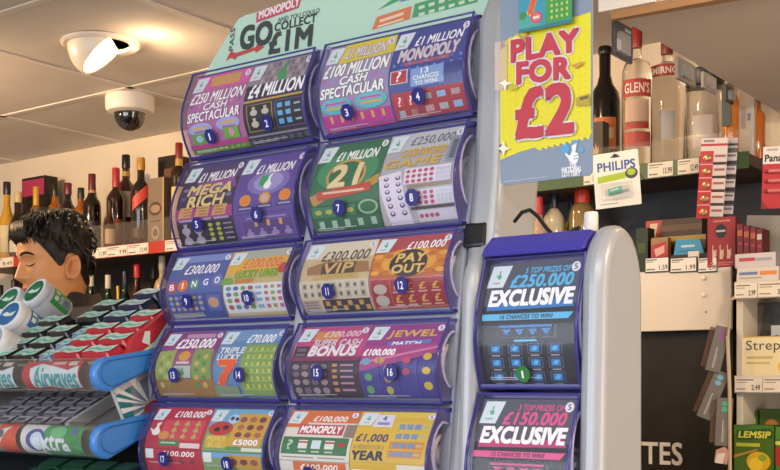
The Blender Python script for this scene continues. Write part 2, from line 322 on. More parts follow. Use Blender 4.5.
CARDS = {
1: ('a8689c', [('r', 0, 0, 1, .2, 'cc5aa4'), ('r', .3, .03, .82, .16, 'c89858')] + cells(7, 3, 0, .2, 1, .6, .4, .4, '8a5a9a', 'b884b0')
    + [tx('£250 MILLION', .03, .23, .97, .37, o='7a3a78'), tx('CASH', .3, .39, .72, .48, o='7a3a78'), tx('SPECTACULAR', .03, .5, .94, .62, o='7a3a78'),
       ('c', .25, .72, .21, .08, '9aa2dc'), ('c', .74, .7, .21, .08, '9aa2dc'), ('r', .12, .69, .38, .72, 'c8a850'), ('r', .62, .67, .88, .7, 'c8a850'), ('r', .14, .74, .36, .76, '9a5088'), ('r', .64, .73, .86, .75, '9a5088'),
       ('r', .08, .77, .34, .9, '5c9a34'), ('r', .64, .75, .9, .88, '6aa83c'), ('c', .2, .83, .06, .04, '9ab8d0'), ('c', .77, .81, .05, .045, 'c890a0'), ('r', 0, .89, 1, .94, 'b03a84'), ('r', 0, .94, 1, 1, '5a8238')] + cells(9, 1, .05, .94, .95, 1, .5, .5, '86a850')),
2: ('23262f', [('r', 0, 0, 1, .3, '8c8292')] + cells(11, 3, .2, 0, 1, .27, .6, .6, '6a6070', 'a89a98', '786a70') + fingers(.56, .15, .24, '3c9a60')
    + [('r', 0, .27, 1, .47, '2a3048'), tx('£4 MILLION', .07, .27, .96, .44, W_, .04), ('r', 0, .47, 1, .5, 'b8944a'), ('r', .05, .53, .48, .86, 'a08848'), ('r', .065, .54, .465, .85, '14171d'),
       ('r', .52, .53, .97, .86, '5a5088'), ('r', .535, .54, .955, .85, '14171d')] + bags(2, 2, .08, .55, .46, .83, .06, .055, 'bcb8a8')
    + cells(2, 3, .54, .55, .8, .84, .62, .6, '5aa6dc') + cells(1, 3, .82, .56, .94, .84, .8, .25, '9ab0c8') + [('r', 0, .9, 1, .92, '8a8898')] + cells(8, 1, 0, .93, 1, 1, .6, .7, '4a5268')),
3: ('9a86b4', [('q', [(.26, 0), (1, 0), (1, .2), (.2, .22)], 'd8c430'), tx('£1 MILLION', .28, .05, .88, .17, 'dcd8e4', o='8a6aa0')] + cells(8, 3, 0, .24, 1, .62, .5, .5, 'a878ac', '8a94c4')
    + [tx('£100 MILLION', .03, .23, .97, .38, W_, .04, o='2f7a52'), tx('CASH', .3, .4, .7, .5, W_, .04, o='2f7a52'), tx('SPECTACULAR', .02, .52, .94, .64, W_, .04, o='2f7a52'),
       ('c', .24, .74, .23, .09, '5cb4c4'), ('c', .75, .73, .23, .09, '5cb4c4'), ('r', .08, .7, .4, .725, 'c050a0'), ('r', .1, .75, .38, .775, 'c8b040'), ('r', .6, .69, .9, .715, 'c050a0'), ('r', .6, .74, .9, .765, 'c8b040'),
       ('r', 0, .83, 1, 1, 'b83a94')] + cells(6, 1, .05, .84, .95, .92, .25, .9, 'd4b048') + cells(7, 1, .02, .94, .98, 1, .5, .5, '8a5a94')),
4: ('3c4a92', [tx('£1 MILLION', .28, .09, .92, .19, W_, .03), tx('MONOPOLY', .1, .22, .9, .36, 'c8ccd8', .05, .1, o='c05a5c'), ('r', .2, .38, .8, .42, 'b05a62')]
    + grid(9, 2, 0, .36, 1, .5, .02, .018, '6a8cd0', '5070b8') + [('r', .3, .47, .84, .68, '7a9cd0'), ('r', .02, .46, .26, .62, 'c4c8d4'), ('r', .035, .47, .245, .61, 'b03440'), tx('?', .11, .48, .17, .59),
       tx('13', .44, .48, .54, .545, W_, .02, 0), tx('CHANCES', .34, .56, .68, .61, W_, .02, 0), tx('TO WIN!', .36, .625, .66, .67, W_, .02, 0), ('r', .74, .47, .97, .68, '303c80'),
       ('r', .02, .72, .98, .99, 'a83c46'), ('r', .365, .72, .375, .99, '3c4a92')] + cells(2, 1, .04, .76, .36, .87, .7, .9, 'c4444c') + [tx('?', .1, .77, .14, .86), tx('?', .25, .77, .29, .86)]
    + cells(3, 2, .4, .74, .96, .98, .6, .5, 'a8b0b8', '8cb4dc', 'b89898') + cells(2, 1, .04, .89, .36, .98, .5, .7, '98a8c0', 'a87878')),
5: ('33284a', [('r', .0, .0, 1, .2, '4a3c68'), tx('£1 MILLION', .26, .1, .9, .22, W_), ('q', [(.3, .24), (.9, .2), (1, .34), (.2, .4)], '8a4890')] + grid(6, 2, .02, .25, .98, .5, .05, .025, '7a6a98', '5c4a7c')
    + [tx('MEGA', .16, .27, .92, .4, 'd8c07c', .06, .15, o='5a4030'), tx('RICH', .2, .42, .84, .56, 'd8c07c', .06, .15, o='5a4030'), ('r', 0, .58, 1, .72, '983a80')]
    + [('q', [(.1+.3*i, .56), (.32+.3*i, .56), (.28+.3*i, .69), (.04+.3*i, .69)], 'c09058') for i in range(3)] + cells(3, 3, .08, .57, .92, .68, .5, .35, '8a6040')
    + cells(3, 1, .04, .7, .96, .75, .85, .5, '9a90b0') + [('r', 0, .76, 1, 1, '241c30')] + bags(2, 2, .04, .77, .48, .99, .075, .06, '9a96a8')
    + grid(2, 4, .52, .77, .8, .98, .04, .02, 'a0a848') + cells(1, 4, .8, .77, .98, .98, .8, .3, '8a88a0')),
6: ('5a4494', [('c', .52, .34, .34, .17, '7c6cb0'), ('c', .52, .34, .24, .12, '9a92c8'), tx('£1 MILLION', .26, .11, .86, .22, W_)] + fingers(.52, .34, .2, 'e8f0ee') + [('q', [(.38, .26), (.52, .25), (.46, .4), (.38, .38)], '3c9a64')]
    + sum([[('c', x, .56-.01*i, .095, .075, 'c88c30'), ('c', x, .56-.01*i, .065, .05, ('d8782c', 'c0a890', 'd8782c')[i]), ('r', x-.13, .63-.01*i, x+.13, .69-.01*i, '3a3066'), ('r', x-.1, .65-.01*i, x+.1, .67-.01*i, '9890c0')] for i, x in enumerate((.2, .52, .84))], [])
    + [('r', 0, .72, 1, .735, '4c3a80'), ('r', .2, .77, .85, .79, '8a7ab8'), ('r', .1, .8, .95, .98, '6a5490'), ('r', .12, .81, .93, .97, '54407e')] + cells(3, 1, .25, .8, .85, .88, .25, .8, 'c89c54') + bags(4, 1, .12, .89, .94, .98, .06, .04, '8f80b8')),
7: ('2f6c4a', [('c', .5, .34, .44, .24, '3f8a60'), tx('£1 MILLION', .28, .1, .88, .21, W_), ('c', .5, .4, .29, .2, 'b89850'), ('c', .5, .4, .25, .17, '2c6a48'), tx('21', .26, .27, .72, .53, 'd8cc9c', .05, .1, o='8a6a30'),
       ('q', [(.0, .62), (.2, .57), (.24, .67), (.06, .74)], 'b08a40'), ('q', [(.8, .5), (1, .42), (.98, .54), (.82, .6)], 'b08a40'), ('q', [(.1, .58), (.88, .52), (.9, .62), (.12, .68)], 'b84838'), ('r', .2, .585, .8, .61, 'd8b8a0'),
       ('r', .0, .73, 1, 1, '28583e'), ('r', .02, .75, .66, .86, '3c7a54'), ('r', .02, .87, .98, .99, '2e6546'), ('c', .84, .79, .14, .075, '8ab090'), ('c', .84, .79, .11, .055, '2c6a48')] + grid(4, 1, .04, .76, .66, .85, .05, .025, 'b0ac54') + cells(5, 1, .04, .88, .98, .98, .4, .7, '9ab8a8')),
8: ('a8a8b2', [('r', 0, 0, 1, .2, 'b8bcc4'), tx('£250,000', .3, .05, .88, .16, '5a5c6a', .01), tx('CASHWORD', .22, .19, .82, .28, 'cca840', .05, o='8a7840', ow=.02), tx('GAME', .04, .31, .8, .4, 'cca840', .05, o='8a7840', ow=.02), ('r', .84, .1, 1, .4, '8890a0'), ('r', .88, .14, .95, .36, '5c6474'),
       ('q', [(-.02, .48), (.28, .44), (.4, 1), (.1, 1)], 'd8d0e4'), ('r', .34, .43, .95, .61, 'd8d4e4'), ('r', .4, .68, .97, .84, 'd0cede'), ('r', .48, .89, .97, .99, 'c8c6d6'), ('r', .38, .62, .97, .66, '8a7a60'), ('r', .4, .85, .97, .88, '504850')]
    + grid(5, 3, .35, .44, .74, .61, .028, .02, 'b84a6c') + cells(4, 3, .76, .45, .94, .6, .8, .8, 'bcc0d8') + grid(4, 3, .41, .69, .74, .84, .028, .02, 'b84a6c') + cells(4, 3, .76, .69, .96, .83, .8, .8, 'bcc0d8') + grid(4, 1, .49, .9, .76, .98, .028, .02, 'b84a6c')
    + [('c', .09 + .16*c + .012*r, .52 + .075*r, .035, .025, '484a80') for r in range(6) for c in range(2)] + [('c', .09 + .16*c + .012*r, .513 + .075*r, .02, .013, 'd8d0e4') for r in range(6) for c in range(2)]),
9: ('4c5c9c', [('r', 0, 0, 1, .1, '7a8cc4'), tx('£300.000', .26, .15, .84, .29, W_, .02)] + sum([[('c', x, .5-.02*i, .09, .1, c), tx(l, x-(.010 if l == 'I' else .04), .45-.02*i, x+(.010 if l == 'I' else .04), .55-.02*i, W_, .03, 0)] for i, (x, l, c) in enumerate(((.11, 'B', 'a84850'), (.3, 'I', 'd06a34'), (.5, 'N', '4a8478'), (.7, 'G', '4a62b0'), (.89, 'O', '6470b0')))], [])
    + [('r', .02, .62, .98, .99, '3c4a8c')] + grid(6, 3, .04, .65, .66, .9, .035, .03, 'b0a078', '8890b8') + [('r', .72, .66, .95, .9, '5060a4'), ('c', .83, .78, .09, .08, 'b89070'), ('r', .05, .92, .6, .97, '8a8a88')]),
10: ('b8a878', [('r', 0, 0, 1, .34, 'd8a838'), ('q', [(.2, 0), (1, 0), (1, .1), (.2, .12)], 'a8aca0'), tx('£300.000', .26, .13, .86, .27, 'd86c30', .04, .1, o='e8d8a0'), tx('LUCKY LINES', .18, .3, .86, .42, '6c9c30', .06, .1, o='c8c858'), ('c', .06, .47, .11, .07, '6a9a3c'), ('c', .92, .3, .07, .08, 'b8443c'),
       ('r', .2, .44, .5, .5, 'b87838'), ('r', .02, .52, .98, .95, 'ccd0d4')] + grid(4, 4, .04, .54, .52, .92, .045, .035, '4c84a8', '5c5c9c', '6a9a58', 'a84858') + cells(1, 4, .52, .54, .66, .92, .7, .5, '7a9cc8') + cells(3, 4, .66, .54, .97, .92, .6, .55, 'b06078', '8a9458')),
11: ('c0ac88', [('r', 0, 0, 1, .22, 'd4cab4'), tx('£300.000', .25, .12, .93, .26, '4c4844', .02), ('q', [(.08, .34), (.35, .26), (.95, .3), (1, .46), (.1, .46)], '94704a'), ('r', .3, .29, .78, .46, '4c4038'), tx('VIP', .33, .3, .75, .45, 'c8a468', .05, .1), tx('CASHWORD', .2, .47, .85, .54, 'c0a048', .06),
       ('r', 0, .56, 1, .83, 'c4bca4')] + cells(9, 2, .03, .58, .97, .82, .75, .85, 'a8a498', 'b8b4a4') + grid(9, 2, .03, .58, .97, .82, .02, .03, '5a5650') + [('r', .0, .84, .26, 1, 'a89c90')] + cells(1, 4, .02, .85, .24, .99, .9, .6, '8a7a74') + [('r', .3, .84, .98, 1, '3a3440')]
    + [('r', .34 + .08*i, .86 + .03*((i*2) % 4), .4 + .08*i, .92 + .03*((i*2) % 4), 'b8924a') for i in range(8)]),
12: ('b06030', [('q', [(0, 0), (1, 0), (1, .16), (.2, .2)], 'a8464c'), ('c', .5, .36, .5, .2, 'cc7c30'), ('c', .5, .36, .36, .2, 'd89a40'), tx('£100.000', .42, .08, .92, .18, W_, .03)] + grid(7, 3, 0, .2, 1, .56, .06, .035, 'd8a048', 'b87030')
    + [('c', .5, .38, .25, .2, '3c3430'), tx('PAY', .33, .24, .72, .36, 'd8b86c', .06, .1), tx('OUT', .3, .4, .72, .52, 'd8b86c', .06, .1), ('r', .0, .59, 1, .98, 'b87070'), ('r', .015, .605, .985, .97, '942c34'), ('r', .27, .6, .28, .97, 'b86068'), ('c', .14, .74, .09, .07, 'b0a8a0'), ('c', .14, .89, .09, .07, 'b0a8a0')]
    + [tx('£', x-.04, y-.05, x+.04, y+.04, 'd0a050', .04, 0) for y in (.72, .88) for x in (.36, .53, .7, .87)] + [('r', x-.06, y, x+.06, y+.02, 'c89898') for y in (.78, .94) for x in (.36, .53, .7, .87)]),
13: ('7a5a6c', [('r', 0, 0, 1, .3, '84387c'), ('r', .36, .03, .85, .09, 'b890b4'), tx('£250.000', .25, .11, .9, .25, W_, .05), ('q', [(0, .3), (.3, .27), (.3, 1), (0, 1)], '94a45c'), ('q', [(.62, .27), (.94, .27), (1, .95), (.66, .98)], '7a9450'), ('r', .32, .3, .62, .52, '9a4a84'), ('c', .47, .38, .1, .085, 'c89838'), ('r', .36, .47, .58, .51, 'd0b8c8'),
       ('r', .33, .54, .62, .74, 'a8b8b0'), ('r', 0, .76, 1, 1, '94703c')] + fingers(.48, .64, .12, '5a9a6c') + grid(2, 5, .04, .34, .28, .9, .035, .04, 'b4b46c', '7a8c48') + grid(2, 5, .66, .34, .92, .9, .04, .04, '5c8448', 'b8a850')),
14: ('5a84b4', [('r', 0, 0, 1, .16, '6c94c4'), tx('£70.000', .42, .07, .86, .19, W_, .03), ('r', .44, .22, 1, .98, '7c9c50')] + cells(5, 6, .5, .24, .96, .92, .35, .5, 'c8c470', 'a8b858') + [('r', .46, .32+.115*i, .98, .335+.115*i, '94b070') for i in range(6)]
    + [tx('TRIPLE', .05, .26, .46, .35, 'dce4f0', .06, .1, o='34508c'), tx('LUCKY', .05, .37, .42, .46, 'dce4f0', .06, .1, o='34508c'), tx('7', .1, .48, .38, .84, 'd8582c', .08, .1, o='d8b870'), ('c', .4, .7, .05, .05, 'c84844'), ('q', [(0, .84), (.4, .86), (.4, 1), (0, 1)], '7a8c70')]),
15: ('3c3340', [('r', 0, 0, 1, .44, 'b84480'), ('r', .24, .06, .6, .2, 'cc8c4c'), tx('£300,000', .36, .06, .88, .15, 'e0c8d4', .03), tx('SUPER CASH', .26, .18, .94, .27, 'dcccd8', .05, o='84386c'), tx('BONUS', .24, .28, .92, .42, 'e4dce4', .08, o='84386c'), ('r', .02, .27, .22, .48, '34303c'), ('r', .05, .3, .19, .35, '6c6474'), ('r', .05, .38, .19, .42, '6c6474'), ('r', 0, .44, 1, .5, '783458')]
    + grid(4, 4, .02, .53, .56, .97, .05, .04, '8a8088', '6c6070', '9a8890') + cells(1, 5, .6, .52, .7, .95, .7, .5, 'b8844c', 'a04c50') + cells(1, 5, .72, .52, .92, .95, .9, .3, 'a888a0')),
16: ('42408c', [('r', 0, 0, 1, .3, '8c3c88'), tx('JEWEL', .26, .08, .9, .19, 'd4a868', .05, .1, o='8a5038'), ('q', [(.3, .24), (.86, .21), (.86, .28), (.3, .31)], '5a78bc'), tx('MATCH', .36, .235, .74, .285, W_, .04), ('q', [(0, .3), (1, .26), (1, .4), (0, .66)], 'a04484'), tx('£100,000', .02, .34, .44, .44, W_, .05)]
    + [('q', [(0, .52), (1, .3), (1, .33), (0, .56)], 'c878a4'), ('c', .08, .52, .06, .05, '64a0bc'), ('c', .26, .5, .07, .05, 'c09858')] + [('r', .245 + .25*i, .45, .255 + .25*i, 1, '5c5aac') for i in range(3)] + grid(1, 3, .78, .36, .98, .95, .055, .05, 'c8b040') + grid(1, 2, .52, .42, .72, .75, .055, .05, 'b84c68', 'a04468') + grid(1, 3, .26, .55, .48, .98, .045, .05, 'a8a84c', 'b0885c') + grid(1, 2, .02, .66, .2, .98, .05, .05, '5c9c60')),
17: ('b02c3c', [tx('£100.000', .36, .05, .88, .15, W_, .03), ('r', .24, .2, .94, .55, 'c84450')] + bags(3, 3, .36, .2, .92, .53, .045, .045, 'a8a860') + fingers(.14, .36, .24, 'e8e4e0') + [('c', .3, .47, .09, .075, 'c88c48'), ('r', .24, .56, .6, .66, '3c7c4c'), ('r', .28, .59, .54, .62, 'a8c8a8'), ('r', .62, .6, .96, .69, 'd8c8c8'), ('r', 0, .71, 1, .73, '8a2430'), ('r', .02, .73, .16, .9, 'dce4e4'), tx('£100.000', .3, .76, .88, .85, W_, .03)] + bags(3, 1, .36, .86, .92, 1, .045, .05, '74402c')),
18: ('7a9c64', [('r', 0, 0, 1, .3, '6aa4cc'), ('q', [(.44, .07), (.98, .07), (.92, .62), (.38, .62)], 'c89c38')] + grid(3, 3, .46, .1, .92, .48, .055, .045, '8c4c50', 'a8644c', '703c40') + [tx('£5000', .5, .5, .88, .59, W_, .06, 0, o='5c4a90'), ('c', .22, .32, .2, .12, 'b83830'), ('c', .17, .34, .05, .04, '2c2424'), ('c', .3, .3, .05, .04, '2c2424'), ('c', .38, .16, .09, .08, 'a8c8e0'), ('c', .35, .15, .03, .03, '243048'), ('c', .43, .16, .03, .03, '243048'),
       ('r', .04, .44, .38, .66, 'd0a840'), tx('MONEY', .06, .455, .36, .54, 'e0c860', .08, .1, o='8a6a30'), tx('BUG', .1, .56, .32, .65, 'e0c860', .08, .1, o='8a6a30'), ('r', .38, .63, .62, .69, '4c8c5c'), ('r', .64, .64, .98, .7, 'd0d4c8'), ('r', 0, .72, 1, .74, '4a7c50'), ('r', 0, .74, 1, .84, '6aa4cc'), ('r', .02, .75, .16, .92, 'dce4e4'), ('r', .4, .78, .95, 1, 'c0943c')] + grid(3, 1, .44, .82, .92, .96, .06, .05, '8c4c50', '703c40')),
19: ('d8d4cc', [('r', 0, 0, 1, .18, 'd0703c'), tx('£100,000', .36, .08, .84, .17, W_, .03), ('r', 0, .18, .3, .26, 'd0703c'), ('r', .2, .21, .84, .37, 'b84450'), tx('MONOPOLY', .23, .235, .81, .345, W_, .06, .1), ('r', .86, .2, 1, .4, '8a7a70'), ('r', .02, .41, .96, .7, '38744c'), tx('?', .1, .46, .17, .62, 'a8c8b0', .03, 0)]
    + [('r', .26, .46, .39, .6, 'd8dcd8'), ('r', .45, .46, .58, .6, 'c8dce4'), ('r', .64, .46, .77, .6, 'd8dcd8'), ('c', .87, .52, .05, .04, 'a83838')] + cells(3, 1, .24, .63, .8, .67, .6, .6, 'b8ccb8') + [('r', .26, .48, .39, .51, 'b84450'), ('r', .64, .48, .77, .51, 'b84450'), ('r', .04, .74, .5, .76, '8a8890'), ('r', .56, .74, .94, .76, '8a8890'), ('r', 0, .8, 1, .82, 'a8a8a4'), ('r', .2, .82, .95, 1, 'd0703c'), tx('£100,000', .3, .86, .84, .96, W_, .03)]),
20: ('d4b03c', [('r', .3, 0, 1, .08, 'd8bc50'), ('q', [(.24, .04), (.46, .04), (.46, .22), (.2, .22)], 'd4d4e4'), tx('4', .31, .06, .36, .13, '5a58a0', .04, 0), ('r', .26, .15, .42, .19, '8884b8'), tx('£1,000', .04, .33, .46, .46, '44406c', .04, .1), tx('A MONTH FOR A', .03, .5, .44, .57, 'a09060', .03), tx('YEAR', .03, .6, .44, .74, '2c2a44', .07, .1)]
    + [('r', .52 - .01*i, .15 + .14*i, .96 - .01*i, .27 + .14*i, 'd0b848' if i < 2 else 'cc8c3c') for i in range(4)] + [('r', .56 + .1*j - .01*i, .17 + .14*i, .64 + .1*j - .01*i, .25 + .14*i, '7c90b4') for i in range(4) for j in range(3)] + [('r', .86 - .01*i, .19 + .14*i, .94 - .01*i, .23 + .14*i, 'b8b094') for i in range(4)]
    + [('r', 0, .78, 1, .79, 'b8a060'), ('r', .62, .8, .98, .88, 'e0dcd0'), ('r', .02, .9, .3, 1, 'd8dce4'), ('r', .4, .92, 1, 1, 'd0803c')]),
}
def exclusive(amount, chances, hot, hot2, prizes):
    its = [('q', [(0, 0), (1, 0), (1, .36), (0, .36)], '4e5462'), tx(prizes + ' TOP PRIZES OF', .4, .045, .88, .09, hot, .03), tx(amount, .26, .105, .92, .205, hot, .05), ('q', [(.04, .34), (.94, .32), (.97, .385), (.04, .4)], hot2), tx('EXCLUSIVE', .06, .23, .95, .36, 'f4f4f8', .07, .12, o=hot2, ow=.03),
           ('q', [(0, .43), (.97, .43), (.92, .485), (0, .485)], hot), tx(chances + ' CHANCES TO WIN!', .2, .44, .76, .475, '2c3444', .04)]
    its += [('r', .18, .53, .8, .64, '5a6274'), ('r', .188, .535, .792, .635, '20252f'), ('r', .2, .53, .76, .55, hot2)] + [('q', [(x-.05, .565), (x+.05, .565), (x, .62)], hot2) for x in (.28, .42, .56, .7)]
    its += [('r', .36, .655, .6, .672, hot)]
    for j in range(3):
        for i in range(4):
            x, y = .08 + .21*i, .69 + .115*j
            its += [('r', x, y, x+.15, y+.085, '5a6274'), ('r', x+.008, y+.006, x+.142, y+.079, '181c24'), ('r', x+.025, y+.014, x+.125, y+.07, hot2), ('q', [(x+.04, y+.05), (x+.075, y+.02), (x+.11, y+.03), (x+.085, y+.062)], hot), ('r', x+.03, y+.093, x+.12, y+.103, '9aa0ac')]
    return ('1d212a', its)
def art(mb, num, mp, n0, x0=0, x1=1):
    bg, its = num if isinstance(num, tuple) else CARDS[num]
    ys = .83 if num in (17, 18, 19, 20) else 1
    m2 = lambda x, y, k: mp(x0 + (x1-x0)*x, y*ys, k)
    if ys < 1: mb.flat([(0, .83), (1, .83), (1, 1), (0, 1)], [(0, 1, 2, 3)], M(bg, .4), mp, n0, .03)
    mb.flat([(0, 0), (1, 0), (1, 1), (0, 1)], [(0, 1, 2, 3)], M(bg, .4), m2, n0, .03)
    clip = lambda v: v
    fine = [('r', .06, .962, .62, .969, 'c4c0cc'), ('r', .06, .978, .44, .984, 'b0acba')]
    mb.draw(its + fine + corner() + badge(), m2, n0)

# ------------------------------------------------------------------ scratchcard bins
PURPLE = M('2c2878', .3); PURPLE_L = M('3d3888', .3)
CLEAR_FRONT = clear('c4c2e4', .016, .10, .035)
CLEAR_END = clear('9a92d0', .02, .15, .16, 'c8c4ee')
def arcmap(T, B, h):
    """curved window profile: leans out gently from the top edge, rolls in quickly at the bottom"""
    T, B = Vector(T), Vector(B); c = B - T; e = c.normalized(); o = Vector((e[1], -e[0]))
    def q(s): return T + c*s + o*(h*math.sin(math.pi*max(0.0, min(1.0, s))**1.22))
    def f(x, s, n=0):
        p = q(s); d = (q(min(1, s+.01)) - q(max(0, s-.01))).normalized(); p = p + Vector((d[1], -d[0]))*n
        return Vector((x, p[0], p[1]))
    return f
def sticker(mb, f, x, s, r, n, num, col):
    e = .0005; p = f(x, s, n); ds = (f(x, s+.02, n) - f(x, s-.02, n)).normalized(); nn = (f(x, s, n+.01) - p).normalized()
    mp = plane_map(p, Vector((1, 0, 0))*r, ds*r, nn)
    k = [(math.cos(i*math.pi/4 + math.pi/8), 1.08*math.sin(i*math.pi/4 + math.pi/8)) for i in range(8)]
    mb.add([mp(a, b, .0012) for a, b in k] + [mp(a, b, -.0002) for a, b in k], [tuple(range(8))] + [(i, (i+1) % 8, 8+(i+1) % 8, 8+i) for i in range(8)], M(col, .35))
    ww = sum(.13 if ch == '1' else .26 for ch in num)
    vs, fs = glyphs(num, .02); mb.add([mp(-ww + x_*2*ww, .48 - y_*.96, .0018) for x_, y_ in vs], fs, M('eef0ff', .4))
def make_bin(parent, off, x0, x1, T, B, h, nums, stickers, scol, back=.06, rollz=.5):
    f = arcmap(T, B, h); n = 14
    yb = max(T[0], B[0]) + back
    D = [Vector(f(0, i/n))[1:] for i in range(n+1)]
    D = [(d[0], d[1]) for d in D] ; prof = D + [(yb, B[1]), (yb, T[1])]
    b = MB()                                              # purple casing: top, back, bottom, left end
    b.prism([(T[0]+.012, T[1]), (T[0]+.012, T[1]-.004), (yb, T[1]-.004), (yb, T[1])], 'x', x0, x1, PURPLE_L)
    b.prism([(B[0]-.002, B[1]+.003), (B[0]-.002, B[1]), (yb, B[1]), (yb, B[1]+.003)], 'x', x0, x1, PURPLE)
    b.box((x0, yb-.003, B[1]), (x1, yb, T[1]), M('8c88a8', .5))
    root = b.build('ticket_bin', parent, off)
    # purple edging of the curved front at both ends, top and bottom
    e = MB()
    for x in (x0+.001, x1-.001):
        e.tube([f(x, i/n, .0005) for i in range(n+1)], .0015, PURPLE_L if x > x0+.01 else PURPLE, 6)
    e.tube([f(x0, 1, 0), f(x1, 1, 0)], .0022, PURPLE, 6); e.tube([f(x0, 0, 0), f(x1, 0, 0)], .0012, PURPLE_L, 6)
    e.build('purple_edging', root, off, smooth=True)
    c = MB(); c.flat([(0, 0), (1, 0), (1, 1), (0, 1)], [(0, 1, 2, 3)], CLEAR_FRONT, lambda x, y, k: f(x0 + (x1-x0)*x, y, k), .0, .04)
    c.build('clear_cover', root, off, smooth=True)
    y0_ = min(p[0] for p in prof); ctr = Vector((0, (y0_+yb)/2 + .002, (T[1]+B[1])/2))
    hh = abs(T[1]-B[1]); ry = (yb-y0_)*.38; q_ = min(1, ry*.8/.028)
    for x, nm in ((x0+.0015, 'l'), (x1-.0015, 'r')):      # end plates with a round hole
        p = MB(); outer = [(x, q[0], q[1]) for q in prof]; inner = []
        for q in prof:
            a = math.atan2(q[1]-ctr[2], q[0]-ctr[1]); inner.append((x, ctr[1] + ry*math.cos(a), ctr[2] + hh*.37*math.sin(a)))
        m = len(prof); p.add(outer + inner, [(i, (i+1) % m, m+(i+1) % m, m+i) for i in range(m)], CLEAR_END)
        if nm == 'r': p.tube(inner + inner[:1], .0016, M('a8a4cc', .25), 6)
        p.build('end_plate', root, off, smooth=True)
    r = MB(); mt = Matrix.Rotation(R(90), 3, 'Y')
    cc = (0, ctr[1]+.004, ctr[2]-.004)
    prof_r = [(.008, 0), (.008, .004), (.014, .004), (.0145, .001), (.021, .001), (.0215, .004), (.028, .004), (.028, -.02)]
    r.lathe([(rr*q_, z) for rr, z in prof_r], M('bcb8c8', .6), (x1-.014, cc[1], cc[2]), 20, mt)
    r.lathe([(.006*q_, x0+.01-x1), (.006*q_, -.002)], M('c8c6d4', .4), (x1-.006, cc[1], cc[2]), 12, mt)
    r.build('ticket_roll', root, off, smooth=True)
    k = len(nums); wdt = (x1-x0-.008)/k
    for i, (num, txt, st) in enumerate(zip(nums, stickers[0], stickers[1])):
        xa = x0 + .004 + wdt*i; t_ = MB()
        fm = lambda x, y, nn, xa=xa: f(xa + wdt*x*.992, .025 + .95*y, nn - .0062)
        t_.flat([(0, 0), (1, 0), (1, 1), (0, 1)], [(0, 1, 2, 3)], M('d8d4d8', .6), fm, -.0004, .06)
        art(t_, num, fm, 0)
        base = f(xa + wdt/2, 1, -.005)
        o = t_.build('scratchcard', None, base); o['group'] = 'scratchcards behind the curved dispenser windows'
        o['category'] = 'scratchcard'; o['label'] = LABELS[num if not isinstance(num, tuple) else txt]
        if txt and st:
            s_ = MB(); sticker(s_, f, xa + wdt*st[0], st[1], st[2], .0005, txt.strip('x'), scol); s_.build('number_sticker', root, off)
    return root
LABELS = {1: 'pink scratchcard with white cash lettering behind sticker number 1', 2: 'black scratchcard with £4 million lettering and money bags, sticker number 2',
 3: 'magenta and lilac scratchcard with yellow banner behind sticker number 3', 4: 'blue scratchcard with red question squares behind sticker number 4',
 5: 'dark purple scratchcard with gold rich lettering behind sticker number 5', 6: 'violet scratchcard with three gold coins behind sticker number 6',
 7: 'green scratchcard with a large gold 21 behind sticker number 7', 8: 'grey word-grid scratchcard with pink dots behind sticker number 8',
 9: 'blue bingo scratchcard with coloured balls behind sticker number 9', 10: 'yellow and orange scratchcard with fruit grid behind sticker number 10',
 11: 'cream and brown scratchcard with VIP lettering behind sticker number 11', 12: 'orange and red pay out scratchcard behind sticker number 12',
 13: 'purple-topped scratchcard with olive number columns behind sticker number 13', 14: 'blue and green scratchcard with a big orange 7, sticker number 14',
 15: 'pink and black bonus scratchcard behind sticker number 15', 16: 'indigo jewel scratchcard with slanting pink band behind sticker number 16',
 17: 'red £100.000 scratchcard with white crossed fingers behind sticker number 17', 18: 'yellow scratchcard with a ladybird behind sticker number 18',
 19: 'orange and white scratchcard with a green panel, bottom row of the dispenser', 20: 'yellow £1,000 a year scratchcard, bottom right of the big dispenser',
 '1': 'black £250.000 exclusive scratchcard with blue lettering and green sticker', 'x2': 'black £150.000 exclusive scratchcard with pink lettering'}

# ------------------------------------------------------------------ the big scratchcard dispenser
SILVER = M('a5a9b0', .32, .12)
OFF = (-.93, 1.14, CT)
disp = thing('scratchcard_dispenser', 'large silver and purple countertop dispenser with ten curved windows of scratchcards', 'dispenser', OFF)
ROWS = [(1.122, .4262, 1.119, .308), (1.110, .3006, 1.095, .1803), (1.0847, .1749, 1.0777, .0798), (1.0714, .0723, 1.0566, -.0228), (1.0509, -.0279, 1.038, -.128)]
COLS = [(-1.161, -.940), (-.924, -.702)]
bk = [(1.150, .424), (1.150, .30), (1.118, .175), (1.10, .072), (1.078, -.13), (1.03, -.375)]
MB().prism([(y-.015, H+z) for y, z in bk] + [(y+.03, H+z) for y, z in bk[::-1]], 'x', -1.162, -.70, M('a9b0bf', .4)).build('back_panel', disp, OFF, bevel=.003)
fr = [(1.030, -.378), (1.050, -.13), (1.059, -.083), (1.075, .013), (1.0956, .142), (1.110, .24), (1.117, .3237), (1.121, .415), (1.139, .4436), (1.16, .462), (1.185, .470), (1.21, .462), (1.228, .4436), (1.238, .41)]
bkp = [(1.232, .3), (1.205, .24), (1.19, .142), (1.17, .013), (1.15, -.13), (1.13, -.378)]
MB().prism([(y, H+z) for y, z in fr + bkp], 'x', -.70, -.661, SILVER).build('side_panel', disp, OFF, bevel=.011, smooth=True)
MB().prism([(1.06, H-.129), (1.02, H-.378), (1.2, H-.378), (1.14, H-.129)], 'x', -1.16, -.702, SILVER).build('base', disp, OFF, bevel=.004)
dv = MB()
for x0, x1 in ((-.9395, -.9245),):
    dv.prism([(y-.022, H+z) for y, z in bk] + [(y-.012, H+z) for y, z in bk[::-1]], 'x', x0, x1, SILVER)
dv.build('divider', disp, OFF, bevel=.003)
